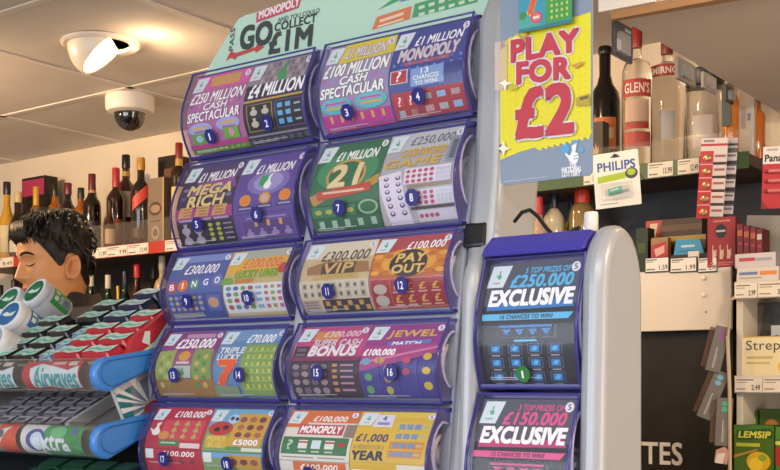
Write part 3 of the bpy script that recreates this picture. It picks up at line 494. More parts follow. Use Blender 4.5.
band = MB(); band.prism([(1.100, H+.181), (1.094, H+.152), (1.103, H+.152), (1.108, H+.181)], 'x', -.7025, -.672, M('1c1c20', .3)); band.build('black_tape_band', disp, OFF, bevel=.006)
ss = {(0, 0): (('1', '2'), ((.44, .8, .0098), (.42, .77, .0098))), (0, 1): (('3', '4'), ((.42, .8, .0098), (.42, .77, .0098))), (1, 0): (('5', '6'), ((.43, .76, .0098), (.44, .73, .0098))), (1, 1): (('7', '8'), ((.47, .76, .0098), (.48, .74, .0098))),
      (2, 0): (('9', '10'), ((.43, .72, .0095), (.45, .72, .0095))), (2, 1): (('11', '12'), ((.46, .7, .0095), (.47, .68, .0095))), (3, 0): (('13', '14'), ((.39, .68, .0095), (.49, .68, .0095))), (3, 1): (('15', '16'), ((.45, .66, .0095), (.46, .66, .0095))),
      (4, 0): (('17', '18'), ((.4, .72, .0095), (.46, .74, .0095))), (4, 1): (('19', '20'), ((.46, .8, .0095), (.46, .9, .0095)))}
for r, (yt, zt, yb, zb) in enumerate(ROWS):
    for c, (x0, x1) in enumerate(COLS):
        n = r*4 + c*2 + 1
        make_bin(disp, OFF, x0, x1, (yt, H+zt), (yb, H+zb), .0205 if r < 2 else .019, (n, n+1), ss[(r, c)], '23267c')

# ------------------------------------------------------------------ the small dispenser in front of it
OFF2 = (-.52, .97, CT)
sd = thing('scratchcard_dispenser', 'small silver two-card dispenser with purple top at the right of the big one', 'dispenser', OFF2)
def arch(y0, y1, ztop, zsh, zb, yb0):
    p = [(yb0, zb), (yb0 + (y0-yb0)*.55, (zb+zsh)*.5-.02), (y0, zsh)]
    for i in range(1, 12):
        a = math.pi * (1 - i/12); p.append(((y0+y1)/2 + (y1-y0)/2*math.cos(a), zsh + (ztop-zsh)*math.sin(a)))
    return [(y, H+z) for y, z in p + [(y1, zsh), (y1, zb)]]
MB().prism(arch(.918, 1.004, .143, .085, -.378, .895), 'x', -.466, -.442, SILVER).build('side_panel', sd, OFF2, bevel=.010, smooth=True)
MB().prism(arch(.918, 1.004, .135, .085, -.378, .895), 'x', -.592, -.574, SILVER).build('side_panel', sd, OFF2, bevel=.008, smooth=True)
MB().prism([(.932, H+.128), (.926, H+.119), (.99, H+.119), (.99, H+.137), (.945, H+.139)], 'x', -.574, -.466, M('3d3aa0', .3)).build('top_bar', sd, OFF2, bevel=.003)
MB().prism([(.985, H+.12), (.97, H-.375), (.99, H-.375), (1.0, H+.12)], 'x', -.574, -.466, M('30306a', .4)).build('back_panel', sd, OFF2)
MB().prism([(.915, H-.135), (.90, H-.378), (.965, H-.378), (.965, H-.135)], 'x', -.574, -.466, SILVER).build('base', sd, OFF2, bevel=.003)
pg = MB(); pg.lathe([(.0, 0), (.0065, 0), (.0065, .03), (.006, .033), (0, .033)], M('dcd8d4', .4), (-.476, .962, H+.124), 16); pg.build('peg', sd, OFF2, smooth=True)
blue, pink = exclusive('£250.000', '16', '5ab4e4', '2f78c0', '5'), exclusive('£150.000', '12', 'd8548c', 'b83a74', '3')
make_bin(sd, OFF2, -.5735, -.4665, (.934, H+.117), (.926, H-.004), .014, (blue,), (('1',), ((.46, .9, .0075),)), '2f7a3c', back=.03)
make_bin(sd, OFF2, -.5735, -.4665, (.922, H-.010), (.910, H-.130), .016, (pink,), (('x2',), (None,)), '2f7a3c', back=.03)
# cable looped over the top
cb = MB(); pts = [Vector((-.640, 1.105, H+.178)) + Vector((.012*i, -.004*i, .012*math.sin(i*.9) - .0012*i*i*.35)) for i in range(9)]
cb.tube(pts, .0022, M('18181a', .4), 8); o = cb.build('cable', None, pts[0], smooth=True); tag(o, 'short black cable looping from the taped side panel to the small dispenser', 'cable')
pw = MB(); pw.tube([at(478, 240, Y=1.08) + Vector((.03, 0, .0)), at(492, 228, Y=1.04), at(500, 232, Y=1.02), at(508, 240, Y=1.0)], [.002, .006, .008, .003], M('b89060', .5), 8)
# ------------------------------------------------------------------ header board above the big dispenser
HB = 1.165
def hb(px, py): p = at(px, py, Y=HB); return p.x, p.z
poly = [hb(203, 80), hb(211, 63), hb(234, 26), (hb(238, 19)[0]+.001, hb(238, 19)[1]), (hb(246, 15)[0], hb(246, 15)[1]), (-.702, hb(246, 15)[1]), (-.702, H+.425), (hb(203, 80)[0], H+.425)]
mb = MB(); mb.prism(poly, 'y', HB, HB+.003, M('b4d8c8', .5))
def hbtext(s, pl, pr, hgt, col, bold=.04, sh=0.0, out=None):
    (xa, za), (xb, zb) = hb(*pl), hb(*pr); zc = (za+zb)/2
    mp = plane_map((xa, HB, zc+hgt/2), (xb-xa, 0, zb-za), (0, 0, -hgt), (0, -1, 0))
    mb.draw([('t', s, 0, 0, 1, 1, col, {'b': bold, 's': sh, **({'o': out} if out else {})})], mp, .0004, ymax=0)
def hbpoly(pts, col, n=.0004): mb.add([(hb(*p)[0], HB-n, hb(*p)[1]) for p in pts], [tuple(range(len(pts)))], M(col, .5))
hbpoly([(257, 13), (302, -3), (299, 8), (256, 23)], 'b8506a')
hbtext('MONOPOLY', (259, 17), (300, 3), .0105, 'e8dce0', .06, .15)
hbtext('GO', (241, 39), (272, 31.5), .030, '3a4446', .065, .12)
hbtext('AND YOU COULD', (278, 20), (320, 10), .0060, '4a5456', .02, .1)
hbtext('COLLECT', (275, 27.5), (317, 17.5), .0108, '3a4446', .05, .1)
hbtext('£1M', (269, 44), (313, 34.5), .0265, '3a4446', .065, .12)
(xa, za) = hb(229, 51)
mpv = plane_map((xa, HB, za), (.004, 0, .031), (.0085, 0, -.001), (0, -1, 0)); mb.draw([('t', 'PASS', 0, 0, 1, 1, '4a5456', {'b': .03})], mpv, .0004, ymax=0)
hbpoly([(226, 61), (231, 51), (236, 53), (256, 47), (257, 44), (265, 47), (256, 53), (255, 50.5), (237, 57), (236, 60), (231, 58)], 'b84a48')
hbpoly([(378, 10), (400, -6), (430, -14), (405, -2)], '3f9a68')
hbpoly([(400, 2), (405, -8), (470, -28), (470, -14)], '6a78b8')
hbpoly([(372, 30), (377, 17), (412, 6), (410, 19)], 'd07a50'); hbpoly([(380, 20), (404, 12), (404, 15), (380, 23)], 'e8c8b0', .0008); hbpoly([(378, 26), (404, 18), (404, 20), (378, 28)], 'e8c8b0', .0008)
hbpoly([(412, 18), (415, 4), (478, -14), (478, 2)], '4a9a6a')
for i in range(6):
    for j in range(2):
        x, y = 419 + i*10, 6.5 - i*2.9 + j*7
        hbpoly([(x, y), (x+6, y-1.7), (x+6, y+1.6), (x, y+3.3)], 'c0d8c0', .0008)
o = mb.build('header_sign', None, (-.93, HB, H+.425)); tag(o, 'mint green header board with PASS GO lettering and a red arrow above the scratchcards', 'sign')

# ------------------------------------------------------------------ £2 poster
PY = 1.10
x0, x1, zt, zb = -.655, -.543, H+.46, H+.2187
pw_, ph_ = x1-x0, zt-zb
t = thing('poster', 'yellow and grey PLAY FOR £2 poster fixed beside the side panel', 'poster', (x0+pw_/2, PY, zb))
mb = MB(); rc = []
for cx, cz, a0 in ((x0+.006, zb+.006, 180), (x1-.006, zb+.006, 270), (x1-.006, zt-.006, 0), (x0+.006, zt-.006, 90)):
    for k in range(5): a = R(a0 + 22.5*k); rc.append((cx+.006*math.cos(a), cz+.006*math.sin(a)))
mb.prism(rc, 'y', PY, PY+.002, M('8494ac', .45))
# artwork in pixel frame of the poster: py=-22 at top .. 183 at bottom
def pm(px, py): p = at(px, py, Y=PY); return ((p.x-x0)/pw_, (zt-p.z)/ph_)
mp = plane_map((x0, PY, zt), (pw_, 0, 0), (0, 0, -ph_), (0, -1, 0))
def pq(pts, c): return ('q', [pm(*p) for p in pts], c)
Yl = 'e6dc1c'
its = [pq([(500.5, 50), (517, 38), (535, 30), (560, 22), (591, 12), (591, 133), (575, 136), (562, 140), (540, 146), (520, 152), (500.5, 160)], Yl)]
for i in range(9): # ragged brush edges
    its.append(pq([(503+i*6, 44-i*3), (512+i*6, 36-i*3), (509+i*6, 46-i*3)], Yl)); its.append(pq([(535+i*6, 148-i*1.5), (545+i*6, 142-i*1.6), (541+i*6, 151-i*1.4)], Yl))
for i in range(14):
    for j in range(16):
        x, y = 504 + i*6.3, 52 - i*1.6 + j*6.2
        if y > 40 - (x-500)*.28 and y < 150 - (x-500)*.25: its.append(('c', *pm(x, y), .006, .0032, 'cfc41a'))
mb.draw(its, mp, .0003, step=.00004, ymax=0)
def pt(s, l, r, hpx, col, o, b, ow=.05, sh=.0):
    (ax, ay), (bx, by) = pm(*l), pm(*r); hh = hpx/205*1.0
    return ('t', s, ax, (ay+by)/2-hh/2, bx, (ay+by)/2+hh/2, col, {'b': b, 'o': o, 'k': by-ay, 'ow': ow})
mb.draw([pt('PLAY', (513, 52), (579, 40), 19, 'e8e4ec', 'e8e4ec', .06, .1), pt('FOR', (519, 74), (571, 68), 19, 'e8e4ec', 'e8e4ec', .06, .1), pt('£2', (519, 115), (574, 108), 44, 'e8e4ec', 'e8e4ec', .05, .045)], mp, .0012, step=.0003, ymax=0)
mb.draw([pt('PLAY', (513, 52), (579, 40), 19, 'c23246', '5a2038', .07, .02), pt('FOR', (519, 74), (571, 68), 19, 'c23246', '5a2038', .07, .02), pt('£2', (519, 115), (574, 108), 44, 'bc2c40', '5a2038', .055, .0)], mp, .0024, step=.0003, ymax=0)
lt = [pq([(561, 150), (567, 143), (571, 150), (566, 155)], '4aa4dc'), pq([(572, 143), (576, 139), (579, 143), (576, 147)], '4aa4dc'), pq([(579, 150), (582, 146), (585, 150), (582, 153)], '4aa4dc')]
fx, fy = pm(573.5, 154)
def fpoly(cx, cy, s):
    P = lambda x, y: pm(cx + x*s, cy + y*s)
    return [('q', [P(-5, 3), (P(-3, 8)), P(1, 10), P(5, 8), P(6, 3), P(5, -1), P(1, -2), P(-2, 1)], 'f0f4f8'), ('q', [P(-2, 1), P(1, -9), P(3, -9), P(1, 1)], 'f0f4f8'), ('q', [P(0, 0), P(-1, -8), P(4, -11), P(4, -9), P(2.5, 0)], 'f0f4f8'), ('q', [P(-4, 5), P(-8, 0), P(-6.5, -1), P(-2, 3)], 'f0f4f8'), ('q', [P(1, 2), P(5, 1), P(5, 2), P(1, 3)], '8494ac'), ('q', [P(1, 4.5), P(5, 4), P(5, 5), P(1, 5.5)], '8494ac')]
lt += fpoly(573, 154, 1.0)
mb.draw(lt, mp, .0008, step=.00005, ymax=0)
mb.draw([pt('THE', (570, 165.6), (577, 165), 3.6, 'eef2f8', 'eef2f8', .06, .01), pt('NATIONAL', (562.5, 170), (582, 168.6), 4.4, 'eef2f8', 'eef2f8', .06, .01), pt('LOTTERY', (563, 174.6), (581, 173.4), 4.4, 'eef2f8', 'eef2f8', .06, .01)], mp, .0008, step=.0001, ymax=0)
mb.draw([pq([(504, 181.5), (548, 176.5), (548, 177.2), (504, 182.2)], 'b8c4d4')], mp, .0008, ymax=0)
# gold coins, foil chips and sparkles
mb.draw([pq([(572, 66), (584, 62), (585, 65), (577, 69)], 'c89838'), pq([(578, 98), (591, 94), (591, 106), (577, 106)], 'b8a030'), pq([(581, 98), (590, 96), (590, 99), (582, 101)], '6a5a28'), ('c', *pm(525, 35), .05, .022, 'c89838'), ('c', *pm(525, 33), .036, .016, Yl)]
        + [pq([(506+a*0, 80), (508, 83-1), (514, 84), (508, 86), (507, 93), (505, 86), (500.8, 84), (505, 82)], 'f4f4e8') for a in (0,)] + [pq([(511, 86), (519, 85), (519, 90), (511, 91)], 'c8b430')]
        + [('c', *pm(503, 149), .03, .02, '7a4a34'), pq([(505, 141), (507, 147), (512, 149), (507, 151), (505, 157), (503, 151), (499.5, 149), (503, 147)], 'eeeee0')], mp, .0035, step=.0001, ymax=0)
mb.build('printed_panel', t, (x0+pw_/2, PY, zb))
b = MB(); b.box((x0-.006, PY-.002, H+.324), (x0+.010, PY, H+.378), clear('f0d8d0', .08, .1, .45)); b.build('clip', t, (x0+pw_/2, PY, zb))
# ticket stuck over the top of the poster
sx0, sx1 = at(519, 15, Y=PY-.008).x, at(572, 10, Y=PY-.008).x; sz0, sz1 = at(545, 28, Y=PY-.008).z, at(545, -16, Y=PY-.008).z
mb = MB(); mb.box((sx0, PY-.008, sz0), (sx1, PY-.0075, sz1), M('3c9ab8', .4))
mb.draw([('r', 0, 0, 1, 1, '3a96b4'), ('q', [(0, .55), (.3, .5), (.45, 1), (0, 1)], '48a8a0'), ('q', [(.5, 0), (1, 0), (1, .9), (.52, .92)], '3f9a4c'), ('r', 0, .92, 1, 1, '2f7c88')] + cells(4, 6, .58, .06, .96, .86, .4, .5, 'c8d05c') + [tx('7', .2, .1, .36, .62, 'e05a30', .08, .1, o='e8c870'), ('c', .34, .72, .11, .13, 'd04858'), ('c', .34, .72, .085, .1, 'd86a70'), ('r', .28, .69, .4, .75, 'f0d0d0'), ('c', .08, .62, .07, .1, '3f8a58')], front_map(sx0, sx1, sz1, sz0, PY-.008), .0002, step=.0001, ymax=0)
o = mb.build('scratchcard', None, ((sx0+sx1)/2, PY-.008, sz0)); tag(o, 'teal scratchcard with orange 7 stuck to the top of the yellow poster', 'scratchcard')
# ------------------------------------------------------------------ downlight and dome camera on the ceiling
c = at(101, 42, z=.925); c.z = ZC
v_ = (cam.location - c).normalized(); r_ = (-v_).cross(Vector((0, 0, 1))).normalized(); u_ = r_.cross(-v_)
n = (r_*.66 - u_*.66 + v_*.32).normalized()
dl = thing('downlight', 'white recessed eyeball spotlight glowing in the tan ceiling', 'ceiling light', c)
q = Vector((0, 0, 1)).rotation_difference(n).to_matrix()
m = MB(); m.lathe([(.078, .0), (.105, -.002), (.107, -.008), (.100, -.012), (.080, -.010), (.078, .0)], M('e8e0d4', .4)); m.lathe([(0, -.0005), (.079, -.0005)], M('e8e0d4', .4)); m.build('rim', dl, smooth=True)
m = MB(); rs, cut = .086, .022
pr = [(0, -rs)] + [(rs*math.sin(R(a)), -rs*math.cos(R(a))) for a in range(10, 104, 8)]
pr += [(math.sqrt(rs*rs-cut*cut), cut), (math.sqrt(rs*rs-cut*cut)-.006, cut-.001), (math.sqrt(rs*rs-cut*cut)-.009, cut-.02), (0, cut-.02)]
oc = Vector((-.004, 0, -.012))
m.lathe(pr, M('e6dccb', .35), oc, 28, q); m.build('eyeball', dl, smooth=True)
m = MB(); m.lathe([(0, cut-.008), (.074, cut-.008), (.0762, cut-.006)], M('ffe2b0', .5, em=9), oc, 28, q); m.build('lamp', dl, smooth=True)
light('downlight_bulb', 'SPOT', c + Vector(oc) + n*.03, c + n, 34, WARM, .04, spot=150, blend=.9)
light('downlight_glow', 'POINT', c + Vector((.16, .03, -.05)), c, .9, WARM, .04)
c = at(130, 96, z=.925); c.z = ZC
dc = thing('dome_camera', 'white dome security camera with black globe on the ceiling', 'security camera', c)
m = MB(); m.lathe([(.0, 0), (.075, 0), (.078, -.006), (.078, -.04), (.072, -.052), (.052, -.058), (.0, -.058)], M('e8e0d6', .4), seg=32); m.build('housing', dc, smooth=True)
m = MB(); m.lathe([(.053, -.056)] + [(.05*math.cos(R(a)), -.062-.05*math.sin(R(a))) for a in range(0, 91, 10)], clear('101014', .12, .03, .75), seg=28); m.build('dome', dc, smooth=True)
m = MB(); m.ball((0, 0, -.068), .026, M('0c0c10', .2)); m.lathe([(0, 0), (.012, 0), (.012, .02), (0, .02)], M('303038', .2), (.01, -.02, -.09), 12, Matrix.Rotation(R(120), 3, 'X')); m.build('lens', dc, smooth=True)

# ------------------------------------------------------------------ bottles
def bottle(name, label, loc, h, r, glass, capm, shape='whisky', labels=(), cat='bottle', group=None, cap_h=None, neck=None, liquid=None):
    t = thing(name, label, cat, loc, (0, 0, random.uniform(-.2, .2)), group)
    nr = neck or r*.36; ch = cap_h or h*.16
    if shape == 'whisky': p = [(.0, .004), (r*.9, 0), (r, .006), (r, h*.61), (r*.95, h*.655), (r*.72, h*.70), (nr*1.1, h*.745), (nr, h*.79), (nr, h-ch*.3)]
    elif shape == 'wine': p = [(.0, .006), (r*.9, 0), (r, .006), (r, h*.58), (r*.9, h*.65), (r*.55, h*.71), (nr, h*.78), (nr, h-ch*.3)]
    elif shape == 'round': p = [(.0, .004), (r*.7, 0), (r*.95, h*.1), (r, h*.3), (r*.9, h*.5), (r*.5, h*.63), (nr, h*.7), (nr, h-ch*.3)]
    else: p = [(.0, .004), (r*.94, 0), (r, .005), (r, h*.66), (r*.97, h*.7), (r*.8, h*.745), (nr*1.1, h*.775), (nr, h*.8), (nr, h-ch*.3)]
    m = MB(); m.lathe(p, glass, seg=20); m.build('glass_body', t, smooth=True, ang=50)
    m = MB(); m.lathe([(nr*1.12, h-ch), (nr*1.16, h-ch+.002), (nr*1.16, h-.003), (nr*1.05, h), (0, h)], capm, seg=16); m.lathe([(nr*1.2, h-ch*.72), (nr*1.2, h-ch*.66)], capm, seg=16); m.build('cap', t, smooth=True)
    if liquid:
        m = MB(); m.lathe([(0, .008), (r*.88, .008), (r*.92, .012), (r*.92, h*.54), (0, h*.54)], liquid, seg=16); m.build('liquid', t, smooth=True)
    toward = math.atan2(-t.location.y, -t.location.x) - t.rotation_euler.z
    for z0, z1, hx, wid, txt, tc in labels:
        rr = (r if z0 < .58 or shape == 'square' and z0 < .67 else nr*1.12) + .0006; m = MB()
        a0, a1 = toward - wid/2, toward + wid/2
        m.lathe([(rr, h*z0), (rr, h*z1)], M(hx, .5), seg=14, arc=(a0, a1))
        if txt:
            vs, fs = glyphs(txt, .02); hh = (z1-z0)*h; f_ = []
            for x, y in vs:
                a = toward - wid*.4 + x*wid*.8; f_.append(((rr+.0006)*math.cos(a), (rr+.0006)*math.sin(a), h*z0 + hh*(.2+.6*y)))
            m.add(f_, fs, M(tc, .5))
        m.build('paper_label', t, smooth=True)
    return t
DARK = M('1a0f0c', .12, coat=.5); REDB = M('3c1210', .12, coat=.5); AMB = M('9a5416', .12, coat=.4); GOLD = M('c89c48', .3, .5); YEL = M('d0a038', .15, coat=.4); GRN = M('123018', .12, coat=.4)
SH = H + .48      # left spirits shelf
GL = 'spirit bottles on the left back shelf'
def lb(px, ptop, hw, glass, capm, label, shape='whisky', labels=(), Y=2.80, cap_h=None, neck=None, base=SH):
    p = at(px, ptop, Y=Y); d = -S_*p.x + C_*p.y
    return bottle('spirit_bottle', label, (p.x, Y, base), p.z-base, hw*d/FPX, glass, capm, shape, labels, group=GL, cap_h=cap_h, neck=neck)
WL = 1.9
lb(7, 182, 9, YEL, M('282838', .3), 'amber bottle with dark blue cap, leftmost on the back shelf', 'round', [(.12, .45, 'd8c8a0', WL, None, None)])
lb(18, 192, 10, M('2a1210', .12, coat=.5), M('c8b088', .4), 'round dark bottle with pale stopper in front of the pink and black box', 'round', [(.1, .4, 'd8d0c4', WL, None, None)], Y=2.76)
lb(36, 187, 7, M('8a5a20', .15), M('cc9c34', .4), 'bottle with a long yellow neck right of the pink and black box', 'whisky', Y=2.77, cap_h=.10)
lb(55, 185, 9, AMB, M('1c2018', .3), 'amber bottle with black cap above the hair of the man', 'whisky', [(.62, .66, 'c8a860', 6.2, None, None), (.2, .5, 'b8783c', WL, None, None)])
lb(68, 183, 9, DARK, M('6a2430', .35), 'dark wine-shaped bottle with burgundy capsule, second left of the tall burgundy one', 'wine', [(.72, .76, 'c89848', 6.2, None, None)])
lb(81, 188, 8, AMB, M('1e2a1e', .3), 'amber bottle with dark green cap between the two burgundy capsules', 'whisky', [(.6, .68, 'c8a468', 6.2, None, None)])
lb(92, 174, 9, DARK, M('6c2434', .35), 'tall bottle with burgundy capsule and gold neck right of the man', 'wine', [(.66, .8, 'c89c58', 6.2, None, None), (.1, .4, '3a3040', WL, None, None)], cap_h=.085)
lb(110, 200, 6, M('3a1c14', .2), M('281410', .4), 'small dark brown bottle left of the red capped bottle', 'round', [(.1, .4, 'b89878', WL, None, None)], Y=2.735)
lb(116, 168, 9, M('2a1512', .12, coat=.5), M('b83038', .35), 'dark bottle with bright red capsule', 'whisky', [(.1, .38, '7a4030', WL, None, None)], cap_h=.072)
lb(126, 155, 10, M('4a1a14', .12, coat=.5), M('181818', .3), 'tall dark red bottle with black cap and white label', 'whisky', [(.36, .62, 'd8c4b0', .9, None, None), (.78, .83, 'c8a860', 6.2, None, None), (.12, .3, '6a3020', WL, None, None)], cap_h=.05, Y=2.872)
lb(141, 158, 10, M('20120e', .12, coat=.5), M('c08c3c', .4), 'dark bottle with gold stopper and slanted red label', 'whisky', [(.1, .2, '3a2018', WL, None, None)], Y=2.77, cap_h=.045)
# slanted red label of that bottle
for o in [x for x in bpy.data.objects if x.get('label') == 'dark bottle with gold stopper and slanted red label']:
    rr = .0385; m = MB(); tw = math.atan2(-o.location.y, -o.location.x) - o.rotation_euler.z; vs = []
    for i in range(9):
        a = tw - .9 + 1.8*i/8; z = .125 + .06*i/8; vs += [(rr*math.cos(a), rr*math.sin(a), z), (rr*math.cos(a), rr*math.sin(a), z+.045)]
    m.add(vs, [(2*i, 2*i+2, 2*i+3, 2*i+1) for i in range(8)], M('c8402c', .45)); m.build('paper_label', o)
lb(179, 143, 9, M('2c1610', .12, coat=.5), M('8c2a24', .35), 'tall bottle with red cap and cream label beside the dispenser', 'square', [(.7, .84, 'cc9c48', 6.2, None, None), (.06, .56, 'd8c078', WL, None, None)], cap_h=.06)
def carton(name, label, px0, px1, ptop, Y, base, depth, face, side, cat='box', group=None, extra=None, top=None):
    a, b = at(px0, ptop, Y=Y), at(px1, ptop, Y=Y); h = at((px0+px1)/2, ptop, Y=Y).z - base
    wv = b.x - a.x; loc = ((a.x+b.x)/2, Y + depth/2, base)
    t = MB(); t.box((-wv/2, -depth/2, 0), (wv/2, depth/2, h), M(side, .5)); t.box((-wv/2+.0005, -depth/2-.0006, .0005), (wv/2-.0005, -depth/2, h-.0005), M(face, .45))
    if extra: t.draw(extra, front_map(-wv/2, wv/2, h, 0, -depth/2-.0006), .0003, step=.0001, ymax=0)
    o = t.build(name); o.location = loc; tag(o, label, cat, group); return o
carton('gift_box', 'black gift box with a magenta band on the left back shelf', 22, 45, 177, 2.84, SH, .06, '241418', '181012', extra=[('r', .03, .03, .97, .22, 'a8365c'), ('r', .1, .5, .9, .9, '4a2c20')])
carton('gift_box', 'black carton standing tallest behind the grey crest box', 158, 175, 156, 2.86, SH, .07, '241a16', '120e0c')
carton('gift_box', 'grey-brown whisky carton with a crest beside the cream labelled bottle', 147, 164, 178, 2.77, SH, .06, '8a7868', '6a5848', extra=[('c', .5, .45, .36, .1, '5a4034'), ('c', .5, .45, .28, .06, 'a89078'), ('r', .2, .62, .8, .64, '4a3830'), ('c', .5, .8, .22, .1, 'b8a894'), ('c', .5, .8, .15, .06, '74645a'), ('r', .92, 0, 1, 1, 'c8a868')])
carton('gift_box', 'low brown carton right of the black one', 164, 176, 168, 2.83, SH, .04, '6a4c38', '4a3428')
# left shelf
def shelf(name, label, x0, x1, yf, z, strip, labels, thick=.028, depth=None, riser=None, cat='shelf', group=None):
    d = depth or (YW1 - yf); loc = ((x0+x1)/2, yf + d/2, z - thick)
    t = thing(name, label, cat, loc)
    MB().box((x0, yf, z-thick), (x1, yf+d-.002, z-.0005), M('5a463a', .5)).build('board', t, loc)
    rl = MB().box((x0, yf-.006, z-thick-.008), (x1, yf-.0005, z+.004), M(strip, .4)).build('price_rail', t, loc)
    for a, b, kind in labels:
        m = MB(); zt, zb = z+.002, z-thick-.006; m.box((a, yf-.0078, zb), (b, yf-.0062, zt), M('e8dfd2' if kind else 'b8342c', .5))
        if kind:
            m.draw([('r', .05, .12, .6, .2, '6a6460'), ('r', .05, .3, .45, .36, '8a8480'), ('r', .05, .75, .4, .85, '7a7470'), tx(kind, .62, .42, .96, .82, '3a3634', .02, 0)], front_map(a, b, zt, zb, yf-.0078), .0002, step=.0001, ymax=0)
        m.build('price_label', rl, loc)
    if riser:
        MB().box((x0, yf+.004, z), (x1, yf+.007, z+riser), clear('e8d8c0', .05, .05, .04)).build('clear_riser', t, loc)
    return t
labs = []
for a, b, kx in ((-14, 13, '9.49'), (23, 50, '12.99'), (51, 69, '10.49'), (70, 87, '14.49'), (88, 106.5, '11.99'), (107, 127, '9.99'), (127.5, 148, '13.49'), (165, 185, '12.49')):
    labs.append((at(a, 250, Y=2.692).x, at(b, 250, Y=2.692).x, kx))
shelf('wall_shelf', 'left back shelf with red and cream price strip under the spirits', -4.1, -1.95, 2.70, SH, 'b83a30', labs, riser=.085)
# lower left shelf, dark recess with bottle tops
LSH = H + .10
shelf('wall_shelf', 'dark lower shelf under the red price strip holding wine bottles', -4.1, -1.95, 2.70, LSH, '3a2820', [])
mb = MB(); mb.box((-4.1, 2.935, H-.6), (-1.95, 2.948, SH-.0285), M('1c1512', .6)); o = mb.build('back_board', None, (-3, 2.94, H-.6)); tag(o, 'dark back board behind the lower left wine bottles', 'panel')
def wb(px, ptop, hw, glass, capm, label, shape='wine', labels=(), Y=2.79, cap_h=.05):
    p = at(px, ptop, Y=Y); d = -S_*p.x + C_*p.y
    return bottle('wine_bottle', label, (p.x, Y, LSH), p.z-LSH, hw*d/FPX, glass, capm, shape, labels, group='bottles on the dark lower left shelf', cap_h=cap_h)
CREAM = M('d8ccb4', .5)
wb(81, 276, 6, DARK, M('a82c2c', .35), 'bottle with red top at the neck of the man', Y=2.84)
wb(91, 273, 7, GRN, CREAM, 'green bottle with cream top, first right of the man', labels=[(.2, .5, 'c8b890', WL, None, None)])
wb(108, 275, 7, GRN, CREAM, 'green bottle with cream top, second right of the man', labels=[(.2, .5, 'b8a878', WL, None, None)])
wb(125, 271, 7, GRN, M('20283c', .35), 'green bottle with navy top left of the red topped bottle', labels=[(.15, .5, '3c6a50', WL, None, None)])
wb(137, 264, 8, REDB, M('c02a2c', .35), 'dark bottle with red top and gold label', labels=[(.62, .7, 'd0a868', 6.2, None, None), (.15, .52, 'c87850', WL, None, None)])
wb(118, 286, 4, M('c8a868', .2), GOLD, 'slim bottle with gold neck between navy and cream tops', Y=2.75)
wb(153, 265, 7, DARK, M('241c1c', .35), 'black topped bottle left of the clear bottles by the dispenser', labels=[(.2, .5, 'a88860', WL, None, None)], Y=2.865)
wb(162, 256, 8, M('b8a078', .15, coat=.4), M('b8a898', .3), 'tall pale bottle beside the dispenser on the lower shelf', 'square', labels=[(.15, .5, 'c89868', WL, None, None)])
wb(0, 285, 8, DARK, M('2a2020', .35), 'dark bottle at the left edge of the lower shelf', Y=2.78)
wb(14, 280, 7, DARK, M('3a2420', .35), 'brown topped bottle left of the face of the man', Y=2.8)

# ------------------------------------------------------------------ right spirits shelf
RSH = H + .545; GR = 'bottles on the right spirits shelf'
labs = []; ys = 2.70
for a, b, kx in ((585, 600, '11.49'), (630, 641, '9.99'), (649, 674, '13.99'), (679, 700, '12.49'), (704, 722, None)):
    if kx: labs.append((at(a, 170, Y=ys).x, at(b, 170, Y=ys).x, kx))
shelf('wall_shelf', 'right back shelf with green price strip under the vodka bottles', -1.9, -.925, ys, RSH, '4a6444', labs, riser=.06)
VGL = bpy.data.materials.new('clear_glass'); VGL.use_nodes = True
_b = VGL.node_tree.nodes['Principled BSDF']; _b.inputs['Transmission Weight'].default_value = 1; _b.inputs['Roughness'].default_value = .03; _b.inputs['IOR'].default_value = 1.36; _b.inputs['Base Color'].default_value = (.95, .93, .9, 1)
def rb(px, ptop, hw, glass, capm, label, shape, labels=(), Y=2.80, cap_h=None, neck=None, cat='bottle', nm='vodka_bottle', liquid=None):
    p = at(px, ptop, Y=Y); d = -S_*p.x + C_*p.y
    return bottle(nm, label, (p.x, Y, RSH), p.z-RSH, hw*d/FPX, glass, capm, shape, labels, cat, GR, cap_h, neck, liquid)
rb(605, 47, 15, M('100c0c', .15, coat=.5), M('0c0a0a', .3), 'black cream liqueur bottle right of the yellow poster', 'wine', [(.2, .44, 'c8703c', 1.6, None, None), (.28, .36, 'e0c8a0', 1.2, None, None)], nm='liqueur_bottle', cap_h=.02, neck=.0155)
rb(637, 27, 15, VGL, M('9c2c2c', .35), 'clear vodka bottle with red cap and three red bands beside the black bottle', 'square', [(.50, .62, 'b03830', 2.2, "GLEN'S", 'f0e0d8'), (.16, .26, 'b04840', 2.0, None, None), (.32, .48, 'c8a890', 1.7, None, None), (.28, .33, 'b03830', 1.7, None, None)], cap_h=.055, neck=.0115, Y=2.775)
rb(667, 30, 18, VGL, M('7a2420', .35), 'large clear vodka bottle with one high red band and red cap', 'square', [(.655, .735, 'a83a30', 2.6, 'SMIRNOFF', 'f0e0d8'), (.22, .42, 'b8b4b0', .9, None, None)], cap_h=.065, neck=.0138, Y=2.86)
v = rb(705, 48, 19, VGL, M('b8b0a8', .3), 'clear bottle with dark grey security collar', 'square', [(.12, .4, 'c8c0b8', 1.3, None, None)], cap_h=.04, neck=.017)
m = MB(); m.lathe([(.020, .195), (.045, .195), (.048, .2), (.048, .235), (.044, .24), (.020, .24)], M('33333a', .35), seg=20); m.build('security_collar', v, smooth=True)
v = rb(731, 70, 8, M('c07428', .12, coat=.4), M('30404a', .4), 'slim amber bottle with black tag left of the white carton', 'whisky', Y=2.725, nm='spirit_bottle')
m = MB(); m.box((-.012, -.034, .07), (.010, -.029, .17), M('2a3a40', .4)); m.build('tag', v)
